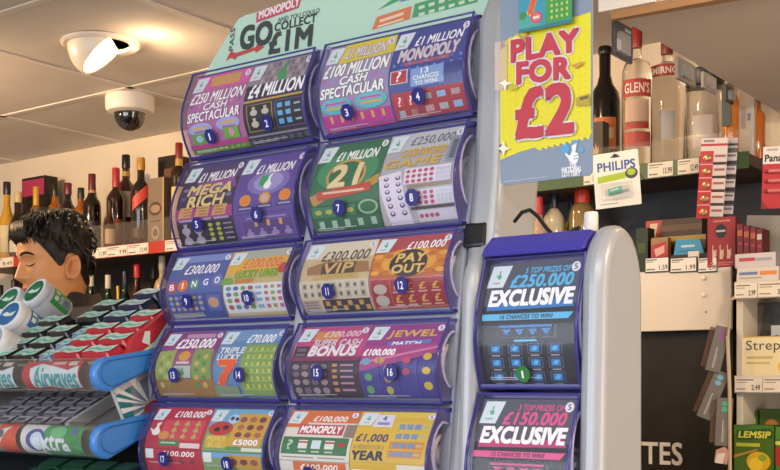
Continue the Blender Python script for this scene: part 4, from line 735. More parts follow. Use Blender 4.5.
carton('gift_box', 'white carton leaning between amber bottles near the canopy', 738, 754, 84, 2.76, RSH, .05, 'd0c4b8', 'c8b8a8', extra=[('r', .2, .3, .5, .6, 'a8a8b0'), ('r', .6, .4, .8, .5, '8890a0')])
rb(758, 92, 7, M('b8641c', .12, coat=.4), M('8a3c14', .35), 'amber bottle at the right end of the spirits shelf', 'whisky', Y=2.79, nm='spirit_bottle')
carton('gift_box', 'small dark box with a crown in front of the black liqueur bottle', 589, 603, 122, 2.73, RSH, .035, '4a423c', '3a322c', extra=[('q', [(.3, .62), (.3, .45), (.42, .55), (.5, .4), (.58, .55), (.7, .45), (.7, .62)], 'c8b07c')])
# dark back and second shelf under it
mb = MB(); mb.box((-1.9, 2.942, H+.0), (-.93, 2.949, RSH-.0285), M('3c3c42', .6)); o = mb.build('back_board', None, (-1.4, 2.93, H)); tag(o, 'dark grey back board under the green price strip', 'panel')
# bottles under the poster, on the lower right shelf
S2 = H + .262
def ub(px, ptop, hw, glass, capm, label, shape, labels=(), Y=2.80, cap_h=.05, neck=None):
    p = at(px, ptop, Y=Y); d = -S_*p.x + C_*p.y
    return bottle('spirit_bottle', label, (p.x, Y, S2), p.z-S2, hw*d/FPX, glass, capm, shape, labels, 'bottle', 'bottles behind the small dispenser', cap_h, neck)
ub(539, 197, 10, M('c8a890', .12, coat=.4), M('b83848', .35), 'pale bottle with pink-red cap below the poster, leftmost', 'whisky', [(.1, .5, 'd86838', WL, None, None)], Y=2.73)
ub(554, 182, 11, M('c8c0a8', .12, coat=.4), M('20283c', .3), 'bottle with long navy neck and orange label below the poster', 'whisky', [(.08, .5, 'e0702c', WL, None, None)], cap_h=.075)
ub(572, 195, 9, M('b8b068', .12, coat=.4), M('2a3040', .3), 'small yellow-green bottle with dark cap left of the red capped one', 'whisky', [(.1, .5, 'c8c060', WL, None, None)], Y=2.87)
ub(582, 179, 13, M('8a7448', .12, coat=.4), M('e0402c', .35), 'squat bottle with bright red cap left of the hanging pack', 'square', cap_h=.075, neck=.018)
# ------------------------------------------------------------------ white fronted shelf and tobacco doors on the right
GY = 2.60
xl, xr = -1.75, -.932
loc = ((xl+xr)/2, 2.75, H+.12)
gs = thing('shelf_unit', 'white fronted shelf with price labels above the black cupboard doors', 'shelf', loc)
wp = MB().box((xl, GY, H+.124), (xr, GY+.012, H+.268), M('e4dcd2', .45)).build('front_panel', gs, loc, bevel=.002)
MB().box((xl, GY+.012, H+.240), (xr, 2.93, H+.2615), M('6a625c', .5)).build('board', gs, loc)
for a, b, s in ((645, 669, '1.59'), (670, 697, '1.99'), (698, 717, '2.99')):
    m = MB(); pa, pb = at(a, 265, Y=GY-.003), at(b, 265, Y=GY-.003); zt, zb = at((a+b)/2, 257.5, Y=GY).z, at((a+b)/2, 272.5, Y=GY).z
    m.box((pa.x, GY-.003, zb), (pb.x, GY-.0005, zt), M('2c2c30', .5)); m.draw([('r', .03, .05, .97, .93, 'ece8e4'), ('r', .06, .12, .5, .2, '5a5a60'), ('r', .06, .26, .36, .32, '8a8a90'), ('r', .06, .74, .42, .84, '7a7a80'), tx(s, .6, .52, .94, .84, '2c2c30', .02, 0)], front_map(pa.x, pb.x, zt, zb, GY-.003), .0003, step=.0001, ymax=0)
    m.build('price_label', wp, loc)
for px, py in ((704, 278), (704, 295)):
    m = MB(); c = at(px, py, Y=GY); m.ball((c.x, GY-.001, c.z), (.007, .004, .006), M('f0ebe4', .4)); m.build('button', wp, loc, smooth=True)
m = MB(); c = at(706, 312, Y=GY); m.ball((c.x, GY-.0005, c.z), (.0022, .001, .0022), M('6a3030', .5)); m.build('screw', wp, loc)
loc = ((xl+xr)/2, 2.8, H-.9)
tc = thing('tobacco_cupboard', 'black cupboard front with white CIGARETTES lettering beside the small dispenser', 'cupboard', loc)
d_ = MB().box((xl, GY+.02, H-.9), (xr-.004, GY+.04, H+.123), M('1c1816', .55, noise=.35, scale=14)).build('door', tc, loc)
MB().box((xl, GY+.041, H-.9), (xr-.004, 2.94, H+.118), M('14110f', .6)).build('body', tc, loc)
m = MB(); pe = at(682, 455, Y=GY+.02); hgt = .052; zt = pe.z + .028
m.draw([('t', 'CIGARETTES', 0, 0, 1, 1, 'e8e4e0', {'b': .03})], front_map(pe.x-.36, pe.x, zt, zt-hgt, GY+.02), .0006, ymax=0); m.build('lettering', d_, loc)

def pack(name, label, cat, px0, px1, ptop, pbot, Y, depth, face, side, extra=None, group=None, rot=0, tilt=0, base=None):
    """upright carton facing the shop, placed on its shelf by where it stands"""
    a, b, c, e = at(px0, pbot, Y=Y), at(px1, pbot, Y=Y), at((px0+px1)/2, ptop, Y=Y), at((px0+px1)/2, pbot, Y=Y)
    wv, h = b.x - a.x, c.z - e.z; zb = base if base is not None else e.z
    if base is not None: h = c.z - base
    m = MB(); m.box((-wv/2, 0, 0), (wv/2, depth, h), M(side, .5)); m.box((-wv/2+.0006, -.0006, .0006), (wv/2-.0006, 0, h-.0006), M(face, .4))
    if extra: m.draw(extra, front_map(-wv/2, wv/2, h, 0, -.0006), .0003, step=.0001, ymax=0)
    o = m.build(name); o.location = ((a.x+b.x)/2, Y, zb); o.rotation_euler = (tilt, 0, rot); tag(o, label, cat, group); return o
SB = H + .262
pack('snack_carton', 'long brown carton with red and white end at the back of the white shelf', 'box', 646, 702, 219, 240, 2.76, .09, '4c3424', '3a281c', [('q', [(0, 0), (.3, 0), (.2, .5), (0, .6)], 'b84a40'), ('q', [(.08, .05), (.22, .05), (.16, .35), (.04, .4)], 'd8c8b8'), ('r', .3, .5, .9, .62, '7a5c38'), ('r', .25, .1, 1, .2, '6a5030')], base=SB)
pack('snack_carton', 'low olive brown carton in front of the long brown carton', 'box', 652, 706, 236, 258, 2.68, .06, '5c4a2c', '3c3020', [('r', 0, .0, 1, .12, 'a89040'), ('r', .1, .3, .6, .5, '403420')], base=SB)
pack('snack_carton', 'dark green packet at the left end of the white fronted shelf', 'box', 636, 648, 228, 258, 2.70, .04, '26341f', '1c2618', [('r', .2, .3, .8, .5, '44582c')], base=SB)
pack('snack_pouch', 'small red and yellow packet in front of the olive carton', 'packet', 651, 668, 238, 258, 2.645, .02, '9a7a4c', '8a5a34', [('q', [(0, .2), (.9, .1), (1, .5), (.1, .6)], 'b0343c'), ('c', .3, .75, .2, .12, 'c8a868'), ('c', .7, .75, .2, .12, 'b88c58'), ('q', [(.2, .3), (.8, .2), (.8, .4), (.3, .5)], 'd8a8a0')], base=SB)
o = MB(); o.box((-.05, 0, 0), (.05, .05, .045), M('3c342c', .5)); o.box((-.045, -.001, .006), (-.008, 0, .02), M('6a6058', .5))
o = o.build('snack_tray'); p = at(691, 262, Y=2.63); o.location = (p.x, 2.63, SB); tag(o, 'dark tray below the bright blue card on the white fronted shelf', 'tray')
m = MB(); m.prism([(-.036, 0), (.04, 0), (.03, .035), (-.03, .038)], 'y', 0, .006, M('3c9cd0', .4)); m.draw([('r', .25, .35, .75, .5, 'c8e0ec'), ('r', .15, .7, .85, .8, '2c78a8')], front_map(-.033, .033, .036, 0, 0), .0004, step=.0001, ymax=0)
o = m.build('blue_card'); p = at(688, 248, Y=2.645); o.location = (p.x, 2.645, SB+.0455); tag(o, 'bright blue card standing on the dark tray', 'card')
pack('small_card', 'small white ticket on top of the third price label of the white shelf', 'label', 688, 699, 251, 258, 2.606, .004, 'e4e0dc', 'c8c4c0', [('r', .1, .3, .9, .45, '8a8a90'), ('r', .1, .6, .6, .72, '8a8a90')], base=H+.2685)
hand = lambda x: [('r', x-.06, .66, x+.06, .84, 'dcc0a8'), ('r', x-.06, .56, x-.025, .7, 'dcc0a8'), ('r', x+.065, .64, x+.085, .78, 'dcc0a8')]
pack('red_carton', 'dark red carton with a black disc and three small hands', 'box', 708, 735, 217, 256, 2.60, .05, 'a02c34', '70202a', [('c', .48, .28, .2, .14, '282428'), ('r', .32, .26, .64, .3, 'c8c0bc'), ('r', .2, .06, .8, .1, 'c87870'), ('r', .1, .9, .9, .93, 'c87870'), ('r', .05, .95, .8, .97, 'c87870')] + hand(.24) + hand(.5) + hand(.76), rot=R(8), base=H+.2685)
for i in range(4):
    pack('red_packet', ('dark red packet standing next to the red carton with hands', 'dark red packet second from the red carton with hands', 'dark red packet third from the red carton with hands', 'dark red packet furthest right in its row, white tip')[i], 'packet', 737+i*6.5, 743+i*6.5, 224+i*1.5, 256, 2.56, .05, '7c2028', '5a161e', [('r', .1, .1, .9, .2, 'c8683c' if i < 3 else 'd8ccc4'), ('r', .2, .3, .8, .34, 'a84a4a')], 'row of dark red packets beside the red carton', base=H+.221)

# ------------------------------------------------------------------ medicine shelf unit at the right edge
MY, mx0, mx1 = 2.49, -.885, .25
loc = ((mx0+mx1)/2, 2.7, 0)
md = thing('medicine_shelves', 'white medicine shelf unit with price rails at the right edge', 'shelf', loc)
MB().box((mx0, MY+.01, .3), (mx0+.014, 2.93, H+.24), M('cfc6ba', .5)).build('side_panel', md, loc, bevel=.002)
MB().box((mx0+.015, 2.915, .3), (mx1, 2.93, H+.60), M('57544f', .6)).build('back_panel', md, loc)
for z, prices in ((H+.220, (('2.99', 735, 757), ('3.49', 758, 790))), (H+.014, (('2.49', 735, 762), ('1.99', 763, 792))), (H-.20, (('3.29', 735, 762),))):
    b = MB().box((mx0+.015, MY+.004, z-.018), (mx1, 2.914, z), M('b8b0a6', .5)).build('board', md, loc)
    rl = MB().box((mx0, MY-.004, z-.036), (mx1, MY+.0035, z+.002), M('cfc8be', .4)).build('price_rail', md, loc, bevel=.0015)
    for s, a, c in prices:
        xa, xb = at(a, 290, Y=MY-.006).x, at(c, 290, Y=MY-.006).x
        m = MB(); m.box((xa, MY-.0062, z-.034), (xb, MY-.0045, z-.002), M('e2dad0', .5)); m.draw([('r', .05, .12, .7, .2, '7a7068'), ('r', .05, .3, .45, .36, '9a9088'), ('r', .05, .74, .4, .82, '8a8078'), tx(s, .62, .5, .93, .85, '4a4440', .02, 0)], front_map(xa, xb, z-.002, z-.034, MY-.0062), .0002, step=.0001, ymax=0)
        m.build('price_label', rl, loc)
Z1, Z2, Z3 = H+.2205, H+.0145, H-.1995
pack('medicine_box', 'flat white medicine box with orange print, lower of two', 'box', 737, 779, 267, 281, 2.50, .05, 'd4ccca', 'b8b0b0', [('r', .06, .3, .5, .5, '6a7ca8'), ('r', .55, .28, .95, .55, 'd88a48'), ('r', .06, .65, .6, .75, 'a8a0a0')], base=Z1)
z_ = at(757, 267.5, Y=2.505).z
pack('medicine_box', 'flat white medicine box with red print, upper of two', 'box', 735, 776, 253, 267, 2.505, .045, 'c8c4c8', '9a96a0', [('r', .1, .3, .5, .55, 'b84850'), ('r', .52, .35, .9, .55, '98a0b0')], base=z_+.0006)
carton_g = MB(); carton_g.box((0, 0, 0), (.07, .10, .11), M('77736f', .55)); o = carton_g.build('display_carton'); p = at(742, 240, Y=2.72); o.location = (p.x, 2.72, Z1); tag(o, 'plain grey display carton behind the dark red packets', 'box')
gb = MB(); gb.prism([(0, 0), (.10, 0), (.10, .155), (.02, .165)], 'y', 0, .004, M('8c8a88', .6)); o = gb.build('display_carton'); p = at(742, 232, Y=2.62); o.location = (p.x, 2.62, Z1); o.rotation_euler = (0, R(-3), R(10)); tag(o, 'upright grey cardboard flap left of the red battery pack', 'card')
pack('lozenge_carton', 'large cream lozenge carton on the middle medicine shelf', 'box', 741, 800, 336, 375, 2.505, .05, 'e8dcb4', 'd0c090', [tx('Strepsils', .09, .1, 1.02, .42, '4a4a44', .0, 0), ('r', .1, .5, .55, .56, 'c8b878'), ('r', .1, .64, .5, .69, 'c8b878'), ('c', .85, .75, .22, .2, 'e8c830'), ('r', 0, .0, 1, .03, 'c8a860')], base=Z2)
pack('display_carton', 'dark grey patterned carton standing behind the cream lozenge carton', 'box', 749, 800, 302, 340, 2.60, .08, '4a4a4c', 'b8a890', [('q', [(0, 0), (.3, .05), (.1, 1), (0, 1)], '6a6866'), ('q', [(.4, .1), (1, .3), (.9, .8), (.5, .6)], '3a3c40')], base=Z2)
pack('lozenge_carton', 'small blue-white lozenge carton tucked behind the cream one', 'box', 771, 800, 325, 340, 2.57, .02, 'c4ccd4', 'a8b0b8', [tx('St', .1, .2, .5, .7, '3a4454', .03, 0)], base=Z2)
pack('medicine_box', 'pale box at the left end of the middle medicine shelf', 'box', 736, 745, 316, 345, 2.66, .06, '8a8078', '6a625c', base=Z2)
lem = [('q', [(0, 0), (1, 0), (1, .1), (0, .2)], '4a7a30'), ('q', [(.06, .12), (.94, .06), (.98, .26), (.1, .32)], '2c5a2c'), tx('LEMSIP', .12, .13, .92, .26, 'd8d458', .06, .15, o='1c4420'), ('r', .06, .37, .66, .44, 'b8c040'), ('c', .62, .74, .3, .2, 'd8b028'), ('c', .55, .8, .18, .14, 'e8c838'), ('c', .72, .66, .1, .07, '88a830'), ('q', [(0, .62), (.6, .48), (.6, .52), (0, .68)], 'b88838')]
pack('cold_remedy_box', 'large green carton with yellow lemon at the front left of the lowest shelf', 'box', 734, 774, 425, 490, 2.50, .045, '4c6c28', '2c4c1c', lem, 'lemon cold remedy cartons', base=Z3)
pack('cold_remedy_box', 'green carton with red corner cut off by the right picture edge', 'box', 775.5, 815, 427, 490, 2.505, .045, '4c7c30', '2c4c1c', [('r', 0, .0, 1, .25, '5a8a38'), ('r', 0, .3, .8, .38, 'd8d858'), ('r', 0, .42, 1, .8, 'b03830'), ('c', .5, .6, .3, .14, 'd8b028')], 'lemon cold remedy cartons', base=Z3)
pack('cold_remedy_box', 'smaller plain green carton behind the large lemon carton', 'box', 741, 758, 411, 445, 2.58, .03, '3c6a2c', '2c4c1c', [('r', .1, .1, .9, .3, '8aa840'), ('r', .1, .4, .9, .5, '2c4c20')], 'lemon cold remedy cartons', base=Z3)
pack('cold_remedy_box', 'green carton with orange fruit in the back row of the lowest shelf', 'box', 759.5, 790, 409, 445, 2.585, .03, '4a6a2c', '2c4c1c', [('c', .4, .4, .3, .24, 'c88830'), ('c', .75, .5, .2, .2, 'b84a28')], 'lemon cold remedy cartons', base=Z3)

# ------------------------------------------------------------------ canopy shelf overhead on the right
HS = H + .66
loc = (.0, 2.4, HS)
cn = thing('canopy_shelf', 'large beige overhead canopy with a price strip at the top right', 'canopy', loc)
MB().prism([(-.895, 1.90), (-.895, 2.94), (1.2, 2.94), (1.2, 2.10), (-.5, 1.90)], 'z', HS, HS+.075, M('dccfc4', .6, noise=.03, scale=4)).build('panel', cn, loc)
fs = MB(); fs.prism([(-.895, 1.90), (-.895, 1.886), (1.2, 1.99), (1.2, 2.10)], 'z', HS-.012, HS+.004, M('a87c50', .5)); fs.build('edge_strip', cn, loc)
m = MB(); m.prism([(-.915, 1.884), (-.915, 1.878), (-.81, 1.883), (-.81, 1.889)], 'z', HS+.003, HS+.045, M('ece6e0', .5)); m.build('price_strip', cn, loc)
def side_pack(label, px0, px1, ptop, pbot, face, deco):
    X = -.90; a, b = at(px0, (ptop+pbot)/2, X=X), at(px1, (ptop+pbot)/2, X=X); h = (pbot-ptop) * (-S_*a.x + C_*a.y) / FPX
    t = thing('hanging_blister_pack', label, 'blister pack', (X, (a.y+b.y)/2, HS-.002), (0, 0, 0), 'packs hanging along the canopy edge')
    wv = b.y - a.y
    m = MB(); m.box((-.007, -wv/2, -h), (-.0005, wv/2, 0), M(face, .35)); mp = plane_map((-.007, wv/2, 0), (0, -wv, 0), (0, 0, -h), (-1, 0, 0))
    mp2 = plane_map((-.0005, -wv/2, 0), (0, wv, 0), (0, 0, -h), (1, 0, 0))
    m.draw(deco, mp2, .0003, step=.0001, ymax=0); m.build('card', t, bevel=.001)
    m = MB(); m.box((.0005, -wv*.42, -h*.9), (.010, wv*.1, -h*.35), clear('c8c8d0', .1, .05, .2)); m.build('blister', t)
BAR = [('r', .1, .5, .35, .8, 'c8c8cc'), ('r', .55, .1, .9, .2, '8a90a0'), ('r', .5, .5, .9, .85, '3c4454')]
side_pack('dark blister pack with barcode at the near corner of the canopy edge', 615, 633, 14, 50, '3c3c44', BAR)
side_pack('pale blister pack hanging above the large vodka bottle', 678, 696, 50, 72, '8a8480', [('r', .1, .3, .4, .9, '5a5856')])
side_pack('clear pack hanging above the bottle with the security collar', 704, 717, 68, 84, '9a9288', [('r', .2, .2, .8, .5, 'c0b8b0')])
side_pack('dark pack hanging furthest along the canopy edge', 727, 734, 84, 100, '2c3438', [('r', .2, .2, .8, .5, '4a5458')])

# ------------------------------------------------------------------ hanging packs on the right
def hcard(name, label, px0, px1, ptop, pbot, Y, face, deco, rz=0, ry=0, thick=.003, cat='blister pack'):
    a, b = at(px0, (ptop+pbot)/2, Y=Y), at(px1, (ptop+pbot)/2, Y=Y); c = at((px0+px1)/2, ptop, Y=Y); e = at((px0+px1)/2, pbot, Y=Y)
    wv, h = b.x-a.x, c.z-e.z
    t = thing(name, label, cat, ((a.x+b.x)/2, Y, c.z), (0, ry, rz))
    m = MB(); m.box((-wv/2, 0, -h), (wv/2, thick, 0), M(face, .4)); m.draw(deco, front_map(-wv/2, wv/2, 0, -h, 0), .0003, step=.0001, ymax=0)
    m.build('backing_card', t); return t, wv, h
t, wv, h = hcard('hanging_pack', 'white battery pack with blue lettering and lime stripe hanging beside the yellow poster', 594, 636, 152, 207, 2.30, 'e8e6e2',
    [tx('PHILIPS', .1, .17, .92, .33, '3c5ca8', .04, 0), ('q', [(.08, .42), (.7, .38), (.7, .5), (.08, .54)], 'a4c030'), ('c', .83, .42, .14, .1, '46505a'), ('c', .83, .4, .09, .06, 'a4c030'), ('r', .1, .92, .5, .94, 'a8a8a8'), ('r', .4, .075, .6, .1, '2c2c2c'), ('c', .5, .07, .06, .035, '2c2c2c')], rz=R(14), ry=R(-4))
m = MB(); m.tube([(-.018, -.006, -h*.73), (.012, -.006, -h*.70)], .0075, M('3fa898', .3, coat=.4), 10); m.tube([(.012, -.006, -h*.70), (.026, -.006, -h*.69)], .0062, M('c8d0d4', .2, .3), 10); m.tube([(-.012, -.013, -h*.71), (.006, -.0135, -h*.69)], .0015, M('dff0ea', .3), 6); m.build('battery', t, smooth=True)
m = MB(); m.box((-.032, -.018, -h*.86), (.034, -.0004, -h*.58), clear('e8f0f0', .08, .05, .05)); m.build('blister', t)
m = MB(); m.tube([(0, .38, .0), (0, .2, .012), (0, .002, .010), (0, -.008, .0), (0, -.006, -.007)], .0012, M('8a8a8a', .3, .8), 6); m.build('hanging_wire', t)
for k, (lab, px0, px1, pt_, pb_, Y) in enumerate((('black and white coin cell card hanging behind the red one', 716, 738, 138, 216, 2.64), ('red coin cell card with five gold batteries hanging from the green price strip', 702, 728, 138, 218, 2.62))):
    t, wv, h = hcard('coin_cell_card', lab, px0, px1, pt_, pb_, Y, 'd8d0d0' if k else '5c5a60', [('r', 0, 0, 1, .13, 'd8d0d0' if k else 'b8b4b8'), ('r', .0, .07, 1, .1, 'b03440' if k else '3a383c'), ('r', .1, .02, .5, .05, '8a8488')]
        + sum([[('r', 0, .16+.17*i, .5 if k else .2, .32+.17*i, 'c03040' if k else '3a383c'), ('r', .5 if k else .2, .19+.17*i, 1, .29+.17*i, 'd4ccd0'), ('r', .55, .21+.17*i, .95, .24+.17*i, '9a6068' if k else '7a7680'), ('r', .5, .30+.17*i, 1, .335+.17*i, '2c2428')] for i in range(5)], []), rz=R(6), ry=R(4))
    if k:
        for i in range(5):
            m = MB(); m.lathe([(0, 0), (.0085, 0), (.009, .0005), (.009, .0022), (.0078, .003), (0, .003)], M('c0946c', .25, .6), (-wv*.22, -.0006, -h*(.245+.17*i)), 18, Matrix.Rotation(R(90), 3, 'X')); m.build('coin_cell', t, smooth=True)
t, wv, h = hcard('battery_pack', 'red battery pack with white header at the right picture edge', 764, 800, 146, 208, 2.40, 'b42c36', [('r', 0, 0, 1, .28, 'd8d4d4'), tx('Panasonic', .06, .13, 1.05, .24, '28282c', .05, 0), ('r', .1, .03, .4, .07, 'a8a0a0'), ('q', [(0, .85), (.2, 1), (0, 1)], '8a2028')], rz=R(8), ry=R(2))
for i in range(3):
    m = MB(); m.tube([(-wv*.32, -.004, -h*(.4+.16*i)), (wv*.46, -.004, -h*(.4+.16*i))], .0042, M('d07878', .3, .2), 10); m.tube([(-wv*.4, -.004, -h*(.4+.16*i)), (-wv*.32, -.004, -h*(.4+.16*i))], .0036, M('8a2830', .3), 10); m.build('battery', t, smooth=True)
# three grey boxed plugs hanging on the corner of the medicine shelves, tilted
def gbox(label, cx, cy, wpx, hpx, tilt, dot, Y=2.46):
    c = at(cx, cy, Y=Y); d = -S_*c.x + C_*c.y; wv, h = wpx*d/FPX*1.2, hpx*d/FPX
    t = thing('hanging_carton', label, 'carton', c, (0, tilt, R(20)), 'grey boxed packs hanging at the corner of the medicine shelves')
    m = MB(); m.box((-wv/2, 0, -h/2), (wv/2, .03, h/2), M('57534f', .5)); m.box((-wv/2-.0005, .002, -h/2+.003), (-wv/2, .028, h/2-.003), M('2c2422', .4))
    m.draw([('r', 0, 0, 1, 1, '6e6a66'), ('c', .5, .12, .22, .05, dot), ('c', .5, .24, .22, .05, dot)], front_map(-wv/2, wv/2, h/2, -h/2, 0), .0003, step=.0001, ymax=0)
    mp = plane_map((-wv*.16, 0, -h*.42), (0, 0, h*.45), (wv*.3, 0, 0), (0, -1, 0)); m.draw([('t', 'adapter', 0, 0, 1, 1, 'c4c0bc', {'b': .03})][:0] + [('r', 0, .2, 1, .45, 'b4b0ac'), ('r', 0, .6, .7, .75, '9a9692')], mp, .0006, ymax=0)
    m.build('carton_body', t)
    m = MB(); m.box((-wv/2-.012, .004, -h/2+.006), (-wv/2-.0006, .026, h/2-.006), clear('6a4438', .08, .1, .45)); m.build('clear_side', t)
gbox('grey boxed pack with purple dots hanging highest on the shelf corner', 718, 349, 12, 46, R(14), '8a4c98')
gbox('grey boxed pack with pale blue dots hanging second on the shelf corner', 713, 395, 12, 50, R(22), '6ab0d0')
gbox('grey boxed pack with green dots hanging lowest and straight', 724, 422, 13, 48, R(3), '4aa884')
m = MB()
pts = [(-.016, 0), (.012, -.006), (.018, .022), (.006, .034), (-.012, .026)]
m.prism(pts, 'y', 0, .02, M('c89a98', .4)); m.draw([('q', [(-.014, -.002), (.004, -.004), (.010, .02), (-.008, .018)], 'e4d8d4')], plane_map((0, 0, 0), (1, 0, 0), (0, 0, 1), (0, -1, 0)), .0006, ymax=0)
o = m.build('small_pouch', None, None, bevel=.002); c = at(721, 462, Y=2.46); o.location = c; tag(o, 'small pink and white pouch below the hanging grey packs', 'packet')
m = MB(); c = at(731, 300, Y=2.47); m.tube([c + Vector((0, .06, .02)), c, c + Vector((-.004, -.01, -.08)), c + Vector((.0, -.008, -.2)), c + Vector((.0, -.006, -.40))], .004, M('b8a890', .5), 8)
o = m.build('hanging_strip', None, c, smooth=True); tag(o, 'beige hanging strip carrying the grey boxed packs', 'strip')
# ------------------------------------------------------------------ chewing gum display at the left
OFFG = (-1.6, 1.15, CT)
gd = thing('gum_display', 'tiered gum display with clear label tubes and blue end caps', 'display stand', OFFG)
TX0, TX1 = -2.05, -1.172
SL = R(26)
def tray(yf, ztop, slope, depth, hfront, labels, floor_col):
    """one inclined tier: floor, blue end cap, clear front tube with printed strips"""
    ca, sa = math.cos(slope), math.sin(slope)
    pt = lambda a, b: (yf + a*ca - b*sa, H + ztop + a*sa + b*ca)    # a along the floor, b above it
    root = MB().prism([pt(0, -hfront*.75), pt(depth, -hfront*.75), pt(depth, -hfront*.62), pt(0, -hfront*.62)], 'x', TX0, TX1-.012, M(floor_col, .5)).build('tray_floor', gd, OFFG)
    r = hfront/2; cz = H + ztop - r; cap = []
    for i in range(13): a = R(90 + 15*i); cap.append((yf + r*math.cos(a)*1.05, cz + r*math.sin(a)))
    cap += [(yf + .115, cz - r*.2 + .03), (yf + .135, cz + r*.1 + .038), (yf + .12, cz + r + .019)]
    MB().prism(cap, 'x', TX1-.013, TX1, M('3c86d8', .3, coat=.3)).build('end_cap', root, OFFG, bevel=.004, smooth=True)
    gr = MB(); gp = [(yf + (y-yf)*.84 + .006, cz + (z-cz)*.74 + .002) for y, z in cap]
    gr.tube([(TX1+.0005, y, z) for y, z in gp + gp[:1]], .0009, M('2c68b4', .35), 6); gr.build('end_cap_groove', root, OFFG)
    tb = MB(); n = 12
    tubef = lambda x, y, k: Vector((TX0 + (TX1-.013-TX0)*x, yf + .002 - (r+k)*math.sin(math.pi*y)*1.02, cz + (r+k)*math.cos(math.pi*y)))
    tb.flat([(0, 0), (1, 0), (1, 1), (0, 1)], [(0, 1, 2, 3)], clear('e0e0e0', .10, .12, .06), tubef, 0, .08)
    tb.build('clear_label_tube', root, OFFG, smooth=True)
    bk_ = MB(); bk_.box((TX0, yf+.004, cz-r*.9), (TX1-.013, yf+.007, cz+r*.55), M('8a8480', .5)); bk_.build('front_lip', root, OFFG)
    for x0, x1, bg, its in labels:
        m = MB(); f = lambda x, y, k: Vector((x0 + (x1-x0)*x, yf + .002 - (r-.003+k)*math.sin(math.pi*(.14+.78*y)), cz + (r-.003+k)*math.cos(math.pi*(.14+.78*y))))
        m.flat([(0, 0), (1, 0), (1, 1), (0, 1)], [(0, 1, 2, 3)], M(bg, .45), f, 0, .05); m.draw(its, f, .0001, step=.00015, ymax=.05); m.build('printed_strip', root, OFFG)
    return pt, root
wave = lambda c1, c2: [('q', [(.14, .28), (.3, .12), (.55, .22), (.8, .34), (.97, .2), (.99, .86), (.7, .95), (.4, .8), (.15, .92)], 'c8d8dc'), tx('Airwaves', .19, .24, .95, .86, '2a98a4', .03, .2, o='1c5a68', ow=.0), ('r', .5, .05, .72, .17, 'd8a8a8'), ('r', .78, .03, .92, .2, 'c8c4c4')]
xp = lambda px, y=.985: at(px, 370, Y=y).x
upt, ur = tray(.985, .034, SL, .27, .046, [(xp(33), xp(90), 'b02c3c', wave(0, 0)), (xp(-34), xp(25), '1c1c22', wave(0, 0))], '4a4a4e')
xq = lambda px: at(px, 435, Y=.985).x
lpt, lr = tray(.985, -.052, R(26), .26, .047, [
    (xq(33), xq(92), '3a9a5c', [('q', [(-.02, 0), (.4, 0), (.32, .5), (.4, 1), (-.02, 1)], 'd8dce0'), ('c', .24, .5, .17, .34, '3a4aa0'), ('c', .26, .5, .11, .24, 'c8dcf0'), tx('extra', .2, .36, .8, .76, 'dce8f4', .06, .1, o='5a7ab8', ow=.01), ('c', .62, .25, .13, .18, '6ab884'), ('c', .85, .4, .12, .2, '2c8a4c'), ('r', .84, .12, .92, .3, '5a5ab0'), ('r', .45, .84, .9, .9, '5ab07c')]),
    (xq(-34), xq(27), '9a9088', [('q', [(.7, .0), (1, 0), (1, 1), (.75, 1)], 'd04a34'), ('q', [(.3, .1), (.66, .35), (.3, .5)], 'c8ccd0'), ('q', [(.66, .3), (.9, .1), (.75, .6)], 'd8d8dc'), ('c', .6, .45, .14, .25, 'e0e0e4'), ('c', .75, .35, .06, .12, '5c5a70')])], '8c8682')
MB().prism([(1.24, H+.11), (1.25, H+.11), (1.22, H-.378), (1.16, H-.378)], 'x', TX0, TX1-.02, M('3a3e48', .5)).build('back_frame', gd, OFFG)
MB().prism([(.97, H-.372), (1.22, H-.372), (1.2, H-.378), (.97, H-.378)], 'x', TX0, TX1-.02, M('3a3e48', .5)).build('foot', gd, OFFG)
MB().prism([(1.03, H-.12), (1.16, H-.09), (1.23, H+.1), (1.255, H+.1), (1.22, H-.378), (1.02, H-.378)], 'x', TX1-.032, TX1-.02, M('2a3450', .45)).build('side_panel', gd, OFFG)
# lower tier sliver
tpt, tr_ = tray(.975, -.136, R(22), .22, .046, [(xq(-34), xq(20), '24443c', []), (xq(24), xq(80), '1c3434', [])], '30343a')

